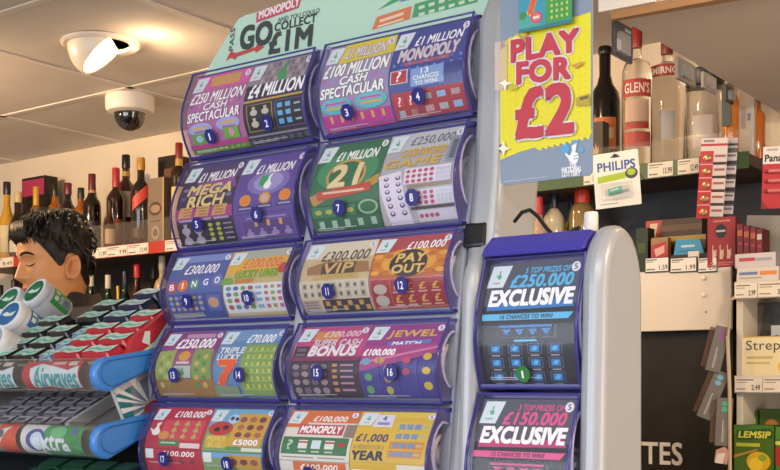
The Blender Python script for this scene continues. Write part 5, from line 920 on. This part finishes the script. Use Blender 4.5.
def gum_pack_mesh(name, L, W, Hh, col, labcol, wavy=True):
    m = MB(); n = 10
    # rounded wrapper with flattened crimped ends along x
    sec = [(-L/2, .45), (-L/2+.003, .8), (-L/2+.006, 1), (L/2-.006, 1), (L/2-.003, .8), (L/2, .45)]
    vs = []; fs = []
    for x, s in sec:
        for yy, zz in ((-.5, .12), (-.44, 0), (.44, 0), (.5, .12), (.5, .82), (.42, 1), (-.42, 1), (-.5, .82)):
            vs.append((x, yy*W, (.5 + (zz-.5)*s)*Hh))
    for j in range(5):
        for k in range(8): fs.append((j*8+k, (j+1)*8+k, (j+1)*8+(k+1) % 8, j*8+(k+1) % 8))
    fs += [tuple(range(8)), tuple(40+k for k in range(8))[::-1]]
    m.add(vs, fs, M(col, .3, coat=.3))
    top = plane_map((-L/2, W/2, Hh), (L, 0, 0), (0, -W, 0), (0, 0, 1))
    fr = plane_map((-L/2, -W/2, Hh*.8), (L, 0, 0), (0, 0, -Hh*.68), (0, -1, 0))
    if wavy:
        m.draw([('q', [(.06, .2), (.3, .06), (.6, .3), (.94, .1), (.95, .8), (.6, .96), (.3, .74), (.08, .94)], labcol), ('q', [(.12, .5), (.35, .38), (.6, .58), (.88, .44), (.88, .58), (.6, .74), (.35, .54), (.14, .68)], '4ab0a4')], top, .0003, step=.0002, ymax=0)
        m.draw([('r', .2, .3, .8, .7, labcol)], fr, .0003, ymax=0)
    else: m.draw([('r', .08, .12, .92, .88, labcol), ('r', .2, .35, .7, .6, '5a6478')], top, .0003, step=.0002, ymax=0); m.draw([('r', .1, .15, .9, .85, labcol), ('r', .3, .3, .7, .7, 'a8a0b0')], fr, .0003, step=.0002, ymax=0)
    return m.build(name)
def row(kind, first, L, xc, pt, y0, n, dy, Hh, words, slope, lift=0, group='', z0=0):
    for i in range(n):
        o = first if (i == 0 and not first.get('label')) else first.copy()
        if o is not first: COL.objects.link(o)
        y, z = pt(y0 + i*dy, z0 + lift*i)
        o.location = (xc, y, z); o.rotation_euler = (slope, 0, R(random.uniform(-4, 4)))
        ords = ('front', 'second', 'third', 'fourth', 'fifth', 'sixth')
        tag(o, f'{words}, {ords[i]} from the front' if n > 1 else words, 'gum pack', group)
LW = .055; b0 = -.046*.62 + .0008
rp = gum_pack_mesh('gum_pack', LW, .028, .030, 'b02634', 'b8dcd4')
bp = gum_pack_mesh('gum_pack', LW, .030, .028, '18181e', 'a8d4cc')
np_ = gum_pack_mesh('gum_pack', LW, .028, .03, '1c2444', 'b4d0d8')
lp = gum_pack_mesh('gum_pack', .030, .028, .026, '7a90b0', 'b4d4dc')
for p_, c_ in ((rp, 0), (bp, 0), (np_, 0), (lp, 0)): pass
G1 = 'wave labelled gum packs on the upper tray'
row('g', rp, LW, -1.2135, upt, .022, 4, .032, .03, 'red gum pack in the right red column of the upper tray', SL, .0035, G1, b0)
row('g', rp, LW, -1.2735, upt, .022, 3, .032, .03, 'red gum pack in the left red column of the upper tray', SL, .0035, G1, b0)
row('g', np_, LW, -1.2735, upt, .122, 3, .032, .03, 'navy gum pack behind the left red column', SL, .004, G1, b0+.010)
row('g', lp, .03, -1.3205, upt, .022, 3, .032, .03, 'pale blue gum pack between the black and red columns', SL, .002, G1, b0-.0)
row('g', bp, LW, -1.3665, upt, .022, 3, .034, .03, 'black gum pack in the right black column of the upper tray', SL, .003, G1, b0)
row('g', bp, LW, -1.4265, upt, .022, 4, .034, .03, 'black gum pack in the left black column of the upper tray', SL, .003, G1, b0)
row('g', bp, LW, -1.335, upt, .125, 2, .034, .03, 'black gum pack behind the pale blue ones', SL, .004, G1, b0+.012)
# long red carton standing along the right side of the upper tray
m = MB(); m.prism([(-.0, 0), (.15, 0), (.15, .048), (.02, .030), (-.0, .012)], 'x', 0, .010, M('b82c38', .35, coat=.2))
m.draw([('q', [(0.02, .2), (.3, .3), (.6, .75), (.9, .95), (.98, .75), (.6, .45), (.3, .05)], 'b8dccc'), ('q', [(.1, .55), (.2, .25), (.28, .8), (.2, .9)], 'd8e4e0')], plane_map((.010, .02, .002), (0, .11, 0), (0, 0, .032), (1, 0, 0)), .0004, ymax=0)
o = m.build('gum_carton'); y, z = upt(.03, b0+.001); o.location = (-1.186+.0, y, z); o.rotation_euler = (SL, 0, 0); tag(o, 'long red gum carton with mint wave beside the upper blue end cap', 'gum carton')
# lower tray: rows of small grey packs, divider, empty floor, starburst carton
gp = gum_pack_mesh('gum_pack', .036, .026, .016, '6c6874', 'c0bcc2', False)
for c in range(5):
    row('g', gp, .036, -1.315 - c*.0395, lpt, .025, 5, .03, .016, ('small grey gum pack in the column beside the white divider', 'small grey gum pack in the second column from the white divider', 'small grey gum pack in the third column from the white divider', 'small grey gum pack in the fourth column from the white divider', 'small grey gum pack in the leftmost column of the lower tray')[c], R(26), .0, 'small grey gum packs on the lower tray', -.047*.62+.0008)
ya, za = lpt(.012, -.028); yb_, zb_ = lpt(.24, -.028)
m = MB(); m.prism([(ya, za), (yb_, zb_), (yb_, zb_+.018), (ya, za+.018)], 'x', -1.292, -1.283, M('c4c4c4', .4)); m.build('divider', lr, OFFG)
m = MB(); m.box((0, 0, 0), (.006, .14, .058), M('c4c8ce', .45))
star = []
for i in range(9):
    a = R(10 + i*22); star.append(('q', [(.35, .8), (.35 + .7*math.cos(a-.08), .8 - .9*math.sin(a-.08)), (.35 + .7*math.cos(a+.08), .8 - .9*math.sin(a+.08))], 'e6eaee'))
star = [(k, [(min(1, max(0, x)), min(1, max(0, y))) for x, y in p], c) for k, p, c in star]
m.draw([('r', 0, 0, 1, 1, '7e8894'), ('q', [(0, 0), (1, 0), (1, .16), (0, .16)], 'c8ccd0'), ('q', [(0, .16), (.2, .16), (.1, 1), (0, 1)], '2c7c80')] + star + [('c', .35, .86, .1, .12, 'b84a5c')], plane_map((.006, 0, .058), (0, .14, 0), (0, 0, -.058), (1, 0, 0)), .0004, step=.0001, ymax=0)
o = m.build('gum_carton'); y, z = lpt(.035, -.028); o.location = (TX1-.0215, y, z+.001); o.rotation_euler = (R(26), 0, 0); tag(o, 'grey carton with white starburst behind the lower blue end cap', 'gum carton')
dk = gum_pack_mesh('gum_pack', .05, .03, .016, '26523c', '3c7a5c', False)
for c in range(4): row('g', dk, .05, -1.22 - c*.054, tpt, .02, 3, .033, .016, ('dark green gum pack in the rightmost column of the lowest tray', 'dark green gum pack in the second column of the lowest tray', 'dark green gum pack in the third column of the lowest tray', 'dark green gum pack in the fourth column of the lowest tray')[c], R(22), .0, 'dark green gum packs on the lowest tray', -.046*.62+.0008)

# ------------------------------------------------------------------ four gum tubs lying on the packs
def tub(label, lid_px, d, lidcol, labcol, nrm, L=.062, r=.0255):
    c = Vector((0, 0, H)) + CF*d + CR*(d*(lid_px[0]-390)/FPX) + Vector((0, 0, d*(YH-lid_px[1])/FPX))
    ax = (CR*nrm[0] + Vector((0, 0, 1))*nrm[1] - CF*nrm[2]).normalized(); q = Vector((0, 0, 1)).rotation_difference(ax)
    t = thing('gum_tub', label, 'gum tub', c - ax*L, q.to_euler(), 'gum tubs lying behind the upper tray')
    m = MB(); m.lathe([(0, 0), (r*.92, 0), (r, .003), (r, L-.016), (r*.97, L-.012)], M('d4d8e0', .35), seg=28); m.build('body', t, smooth=True)
    m = MB(); m.lathe([(r*1.0, L-.013), (r*1.02, L-.011), (r*1.02, L-.003), (r*.96, L), (r*.86, L), (0, L)], M('e0e4ea', .35), seg=28); lid = m.build('lid', t, smooth=True)
    m = MB(); m.lathe([(0, L+.0004), (r*.80, L+.0004)], M(lidcol, .4), seg=28); mp = plane_map((-r*.6, r*.25, L+.0008), (r*1.2, 0, 0), (0, -r*.5, 0), (0, 0, 1))
    m.draw([('q', [(.0, .6), (.3, .2), (.6, .5), (1, .1), (.9, .8), (.4, .9)], 'c8e4d8')], mp, .0002, ymax=0); m.build('lid_sticker', lid)
    # label wraps the upper camera-facing side
    qi = q.inverted(); up = qi @ (Vector((0, 0, .45)) - CF*.5 + CR*.6); a0 = math.atan2(up.y, up.x)
    m = MB(); m.lathe([(r+.0004, .006), (r+.0004, L-.02)], M(labcol, .4), seg=14, arc=(a0-.75, a0+.75)); m.lathe([(r+.0007, .008), (r+.0007, L-.034)], M('b8bcd0', .5), seg=8, arc=(a0-.45, a0+.15))
    for i in range(6): m.lathe([(r+.001, .010), (r+.001, .022)], M('4a4a6a', .5), seg=2, arc=(a0-.40+i*.085, a0-.36+i*.085))
    m.lathe([(r+.0008, L-.031), (r+.0008, L-.023)], M('d8f0e0', .5), seg=4, arc=(a0-.4, a0-.1)); m.lathe([(r+.0008, L-.031), (r+.0008, L-.023)], M('d8f0e0', .5), seg=4, arc=(a0+.05, a0+.3)); m.build('paper_label', t, smooth=True)
tub('green lidded gum tub nearest the face of the man', (34, 291), 1.83, '2f8a5c', '3aa848', (-.52, .55, .62))
tub('green lidded gum tub at the left picture edge behind the blue lidded one', (8, 299), 1.84, '3a9468', '8ab8a0', (-.5, .55, .65))
tub('blue lidded gum tub in front of the two green lidded ones', (9, 314), 1.73, '4a8cc8', '4a7cc0', (-.5, .5, .68))
tub('white gum tub low at the left picture edge', (-8, 340), 1.66, 'c8d0dc', 'd0d8e4', (-.5, .45, .7))
m = MB(); a = at(48, 322, Y=1.235); b = at(90, 315, Y=1.25); m.prism([(a.x, a.z-.03), (b.x, b.z-.03), (b.x, b.z), (a.x+.005, a.z+.004)], 'y', 1.235, 1.24, M('9a9898', .4)); m.build('back_rail', ur, OFFG)
# ------------------------------------------------------------------ the shop assistant
Dp = 2.95
pc = Vector((0, 0, H)) + CF*Dp + CR*(Dp*(51-390)/FPX) + Vector((0, 0, Dp*(YH-261)/FPX))   # middle of the head, eye height
face = (-CR*.80 - CF*.60).normalized()
ang = math.atan2(face.y, face.x)
per = thing('person', 'dark haired person in a dark jacket looking down to the left behind the gum display', 'person', (pc.x, pc.y, 0), (0, 0, ang))
ez = pc.z
PITCH = R(5)
def lerp(tab, z):
    if z >= tab[0][0]: return tab[0][1:]
    for a, b in zip(tab, tab[1:]):
        if a[0] >= z >= b[0]:
            t = (a[0]-z)/(a[0]-b[0]); t = t*t*(3-2*t)*.4 + t*.6
            return [p+(q-p)*t for p, q in zip(a[1:], b[1:])]
    return tab[-1][1:]
HEAD = [(.118, -.008, -.012, .003), (.114, .03, -.05, .036), (.105, .052, -.072, .052), (.09, .07, -.078, .063), (.065, .084, -.087, .071), (.04, .090, -.090, .075), (.015, .090, -.089, .0755), (0, .085, -.087, .0745),
        (-.02, .084, -.083, .072), (-.045, .083, -.077, .068), (-.065, .081, -.078, .062), (-.085, .079, -.070, .055), (-.102, .074, -.064, .046), (-.114, .056, -.061, .042), (-.122, .030, -.060, .044), (-.14, .018, -.062, .049), (-.17, .014, -.066, .054), (-.2, .016, -.072, .06)]
g = lambda v, m, s: math.exp(-((v-m)/s)**2)
def face_disp(y, z):
    d = 0
    br = max(0, min(1, (.006 - z)/.046))                       # nose ridge grows from bridge to tip
    if z <= .010 and z >= -.062:
        tip = br if z > -.040 else max(0, 1 - (-.040 - z)/.014)
        d += (.004 + .022*tip) * g(y, 0, .0095 + .005*tip)
    d += .006 * (g(y, .016, .008) + g(y, -.016, .008)) * g(z, -.041, .008)     # wings
    d += .005 * g(z, .018, .010) * g(abs(y), .026, .024)                       # brow
    d -= .010 * g(abs(y), .032, .016) * g(z, -.001, .013)                      # sockets
    d += .0065 * g(abs(y), .032, .011) * g(z, -.004, .0085)                     # closed lids
    d += .0075 * g(y, 0, .020) * g(z, -.0665, .0055) + .007 * g(y, 0, .018) * g(z, -.079, .0055) - .004 * g(y, 0, .022) * g(z, -.0725, .003)
    d += .006 * g(y, 0, .018) * g(z, -.102, .010) + .004*g(abs(y), .045, .02)*g(z, -.03, .02)
    return d
rot = Matrix.Rotation(PITCH, 3, 'Y')
def place(p):
    """tilt the head forward about the neck"""
    x, y, z = p; w_ = max(0, min(1, (z + .17)/.06)); v = Vector((x, y, z + .12)); v2 = rot @ v
    v = v*(1-w_) + v2*w_; return Vector((v.x - .02*w_, v.y, v.z - .12 + ez))
skin = M('d8965f', .5)
NS = 72
def ring(z, grow=0.0, disp=True):
    xf, xb, w_ = lerp(HEAD, z); out = []
    for i in range(NS):
        a = 2*math.pi*i/NS; ca, sa = math.cos(a), math.sin(a)
        cx = .0 if xf > .03 else (xf+xb)/2
        rx = (xf-cx) if ca > 0 else (cx-xb)
        k = 2.25; q = (abs(ca)**k + abs(sa)**k)**(-1/k)
        x, y = cx + rx*q*ca, w_*q*sa
        e = face_disp(y, z)*max(0, ca)**.5 if (disp and ca > 0) else 0
        out.append((x + e + grow*ca, y + grow*sa, z))
    return out
mb = MB(); rows = []; zs = [.118 - .002*i for i in range(3)] + [.112 - .0032*i for i in range(98)]
for z in zs: rows.append([place(p) for p in ring(z)])
# neck into shoulders, chest and hips: same loft, ring by ring
TOR = [(-.215, .03, -.085, .075), (-.225, .02, -.11, .12), (-.25, .03, -.13, .17), (-.30, .06, -.135, .19), (-.38, .09, -.13, .185), (-.50, .11, -.115, .165), (-.62, .105, -.105, .15), (-.72, .10, -.115, .165), (-.80, .095, -.125, .175), (-.86, .06, -.08, .12)]
for z, xf, xb, w_ in TOR:
    rows.append([Vector(((xf+xb)/2 + (xf-xb)/2*math.cos(2*math.pi*i/NS), w_*math.sin(2*math.pi*i/NS), z + ez)) for i in range(NS)])
vs = [p for r_ in rows for p in r_]; fs = [tuple(range(NS)), tuple((len(rows)-1)*NS+i for i in range(NS))[::-1]]
for j in range(len(rows)-1):
    for i in range(NS): fs.append((j*NS+i, (j+1)*NS+i, (j+1)*NS+(i+1) % NS, j*NS+(i+1) % NS))
mb.add(vs, fs, skin)
# ears
for s in (1, -1):
    ev = []; ef = []; nr, na = 6, 20
    for j in range(nr+1):
        t = j/nr
        for i in range(na):
            a = 2*math.pi*i/na; rx, rz = .017*(1 - .12*math.sin(a)), .031
            prof = (.0, .006, .009, .013, .014, .011, .002)[j] if j else .002
            rr = (.0, .3, .5, .68, .85, .98, 1.0)[j]
            x, z = rx*rr*math.cos(a), rz*rr*math.sin(a)
            y = .075 + prof*.9 + (.006 if math.cos(a) < 0 else 0)*rr - (.008 if j == nr else 0) + (.010 * rr if math.cos(a) < -.2 else 0)
            ev.append(place((-.012 + x - z*.15, s*y, -.022 + z)))
    for j in range(nr):
        for i in range(na): ef.append((j*na+i, j*na+(i+1) % na, (j+1)*na+(i+1) % na, (j+1)*na+i))
    mb.add(ev, ef, M('d08c58', .5))
# arms, hands with five fingers, legs (skin), joined into the same body mesh
def limb(pts, rs, mat, m, seg=14): m.tube([Vector((x, y, z)) for x, y, z in pts], rs, mat, seg)
for s in (1, -1):
    sh, el, wr = (-.02, s*.19, ez-.29), (.02, s*.25, ez-.58), (.24, s*.14, ez-.66)
    limb([sh, ((sh[0]+el[0])/2, (sh[1]+el[1])/2, (sh[2]+el[2])/2), el], [.052, .046, .038], skin, mb)
    limb([el, ((el[0]+wr[0])/2, (el[1]+wr[1])/2, (el[2]+wr[2])/2), wr], [.038, .035, .026], skin, mb)
    mb.ball((wr[0]+.045, wr[1]-s*.012, wr[2]-.006), (.05, .042, .017), skin, 14, 8)
    for k, (dy, ln) in enumerate(((-.03, .068), (-.011, .078), (.009, .073), (.028, .056))):
        b = Vector((wr[0]+.08, wr[1]-s*.012+dy, wr[2]-.006)); mb.tube([b, b + Vector((ln*.45, dy*.2, .0)), b + Vector((ln*.8, dy*.25, -.016)), b + Vector((ln*.95, dy*.25, -.034))], [.0095, .009, .0082, .006], skin, 8)
    b = Vector((wr[0]+.02, wr[1]-s*.045, wr[2]-.006)); mb.tube([b, b + Vector((.025, -s*.026, -.004)), b + Vector((.055, -s*.034, -.014))], [.012, .010, .007], skin, 8)
    limb([(-.0, s*.09, ez-.80), (.015, s*.095, ez-1.22), (-.0, s*.095, .08)], [.085, .058, .038], skin, mb)
body = mb.build('body', per, None, smooth=True, ang=80)
# closed eye line, brows, lips colour
def on_face(y, z, off=.0012):
    xf, xb, w_ = lerp(HEAD, z); k = 2.25; sa = y/w_
    lo, hi = 0, math.pi/2
    for _ in range(30):
        a = (lo+hi)/2; q = (math.cos(a)**k + math.sin(a)**k)**(-1/k)
        if q*math.sin(a)*w_ < abs(y): lo = a
        else: hi = a
    ca = math.cos(a); q = (ca**k + math.sin(a)**k)**(-1/k)
    return place((xf*q*ca + face_disp(y, z)*max(0, ca)**.5 + off*ca, y + off*(1 if y > 0 else -1)*math.sin(a), z))
for s in (1, -1):
    m = MB()
    m.tube([on_face(s*y, z) for y, z in ((.016, .0155), (.024, .020), (.034, .0215), (.044, .019), (.052, .014))], [.0022, .0034, .0034, .003, .0016], M('1c120e', .7), 8)
    m.build('eyebrow', per, smooth=True)
for s in (1, -1):
    m = MB()
    m.tube([on_face(s*y, z) for y, z in ((.020, -.008), (.027, -.0115), (.034, -.012), (.041, -.0105), (.046, -.0075))], [.0008, .0014, .0016, .0015, .0008], M('20140e', .7), 8)
    m.build('eyelashes', per, smooth=True)
m = MB(); lipm = M('a85c48', .45)
m.tube([on_face(y, -.0672 - abs(y)*.15, .0006) for y in (-.022, -.012, -.004, 0, .004, .012, .022)], [.0012, .003, .0036, .0032, .0036, .003, .0012], lipm, 8)
m.tube([on_face(y, -.0785 + abs(y)*.1, .0006) for y in (-.020, -.010, 0, .010, .020)], [.0012, .0036, .0042, .0036, .0012], lipm, 8)
m.build('lips', per, smooth=True)
# hair: a thick wavy shell over the skull, swept forward over the forehead
rnd = random.Random(7)
hm = MB(); hv = []; hf = []; NZ = 40; hairm = M('140c09', .55, noise=.3, scale=60)
def hairline(a):           # lowest z of hair for angle around the head (0 = face)
    a = abs((a + math.pi) % (2*math.pi) - math.pi); d = math.degrees(a)
    tab = [(0, .068), (25, .064), (42, .052), (52, .038), (62, .018), (72, -.006), (80, -.020), (86, -.012), (92, .012), (104, .014), (116, -.03), (135, -.065), (180, -.075)]
    for (p, u), (q, v_) in zip(tab, tab[1:]):
        if p <= d <= q: return u + (v_-u)*(d-p)/(q-p)
    return -.09
NA = 96
for j in range(NZ+1):
    for i in range(NA):
        a = 2*math.pi*i/NA; hl = hairline(a); t = j/NZ
        z = .118 - (.118-hl)*t**1.15
        xf, xb, w_ = lerp(HEAD, z); ca, sa = math.cos(a), math.sin(a); cx = 0 if xf > .03 else (xf+xb)/2
        k = 2.25; q = (abs(ca)**k + abs(sa)**k)**(-1/k); rx = (xf-cx) if ca > 0 else (cx-xb)
        top = max(0, min(1, (z-.02)/.08)); fringe = max(0, ca)**2
        th = .005 + .008*top + .004*fringe*top
        th *= min(1, (1-t)*7 + (.75 if ca > .6 else .35)) 
        wv = .0042*math.sin(a*9 + z*95) + .003*math.sin(a*17 - z*60) + .002*math.sin(a*31 + z*160)
        th = max(.002, th + wv*(.4 + top))
        n_ = Vector((ca*(1-top*.35), sa*(1-top*.35), .25 + top*.7)).normalized()
        p = Vector((cx + rx*q*ca, w_*q*sa, z)) + n_*th
        hv.append(place(p))
for j in range(NZ):
    for i in range(NA): hf.append((j*NA+i, (j+1)*NA+i, (j+1)*NA+(i+1) % NA, j*NA+(i+1) % NA))
hf.append(tuple(range(NA))); hm.add(hv, hf, hairm)
# tufts: tapered locks following the surface, longer ones over the forehead
for i in range(230):
    a = rnd.uniform(-math.pi, math.pi); hl = hairline(a); z = rnd.uniform(max(hl, -.05)+.02, .116)
    if rnd.random() < .35: a = rnd.uniform(-.9, .9); z = rnd.uniform(.075, .118)
    xf, xb, w_ = lerp(HEAD, z); ca, sa = math.cos(a), math.sin(a); top = max(0, min(1, (z-.02)/.08))
    k = 2.25; q = (abs(ca)**k + abs(sa)**k)**(-1/k); cx = 0 if xf > .03 else (xf+xb)/2; rx = (xf-cx) if ca > 0 else (cx-xb)
    base = Vector((cx + rx*q*ca, w_*q*sa, z)); n_ = Vector((ca*(1-top*.35), sa*(1-top*.35), .25+top*.7)).normalized()
    sw = Vector((.5 if top > .5 else -.3, sa*.6, -.5 - .6*(1-top))) + Vector((rnd.uniform(-.4, .4),)*1 + (rnd.uniform(-.4, .4), rnd.uniform(-.2, .3)))
    sw = (sw - n_*sw.dot(n_)*.8).normalized(); L = rnd.uniform(.022, .040); th = .006 + .010*top
    hm.tube([place(base + n_*th*.6), place(base + n_*(th+.004) + sw*L*.4), place(base + n_*(th+.002) + sw*L*.8), place(base + n_*(th-.006) + sw*L)], [.0035, .0042, .003, .0006], hairm, 6)
for i in range(16):     # fringe locks hanging over the brow
    y = -.045 + .09*i/15; xf, xb, w_ = lerp(HEAD, .07)
    b = Vector((xf - .35*abs(y)**1 * .6 + .004, y, .088)); L = .026 + .020*math.sin(i*1.7)**2
    hm.tube([place(b + Vector((-.02, 0, .016))), place(b + Vector((.010, .004, .006))), place(b + Vector((.016, .008, -L*.5))), place(b + Vector((.006, .012, -L)))], [.007, .009, .007, .001], hairm, 7)
hm.build('hair', per, smooth=True, ang=80)
# clothes
cl = MB(); jk = M('2a211c', .7, noise=.15, scale=40)
JT = [(-.100, -.030, -.108, .064), (-.085, -.012, -.124, .080), (-.118, .0, -.135, .098), (-.145, .03, -.15, .135), (-.18, .05, -.16, .18), (-.23, .07, -.162, .208), (-.30, .085, -.158, .212), (-.38, .11, -.145, .202), (-.50, .125, -.132, .182), (-.62, .12, -.12, .17), (-.72, .115, -.13, .182), (-.84, .11, -.138, .19)]
vs = []; fs = []
for z, xf, xb, w_ in JT:
    for i in range(40):
        a = 2*math.pi*i/40; vs.append(((xf+xb)/2 + (xf-xb)/2*math.cos(a), w_*math.sin(a), z + ez + .004*math.sin(a*5+z*40)))
for j in range(len(JT)-1):
    for i in range(40): fs.append((j*40+i, (j+1)*40+i, (j+1)*40+(i+1) % 40, j*40+(i+1) % 40))
cl.add(vs, fs, jk)
for s in (1, -1):
    cl.tube([(-.05, s*.155, ez-.235), (-.035, s*.20, ez-.31), (.0, s*.225, ez-.45), (.02, s*.25, ez-.58), (.13, s*.195, ez-.62), (.22, s*.15, ez-.655)], [.062, .070, .060, .054, .048, .038], jk, 16)
cl.build('jacket', per, smooth=True, ang=80)
m = MB(); tr = M('23242c', .7)
vs = []
for s in (1, -1): m.tube([(-.012, s*.075, ez-.78), (.0, s*.09, ez-.9), (.015, s*.095, ez-1.22), (0, s*.095, .06)], [.10, .10, .074, .060], tr, 16)
m.build('trousers', per, smooth=True)
for s in (1, -1): MB().ball((.05, s*.095, .045), (.13, .045, .045), M('1a1614', .5), 14, 8).build('shoe', per, smooth=True)
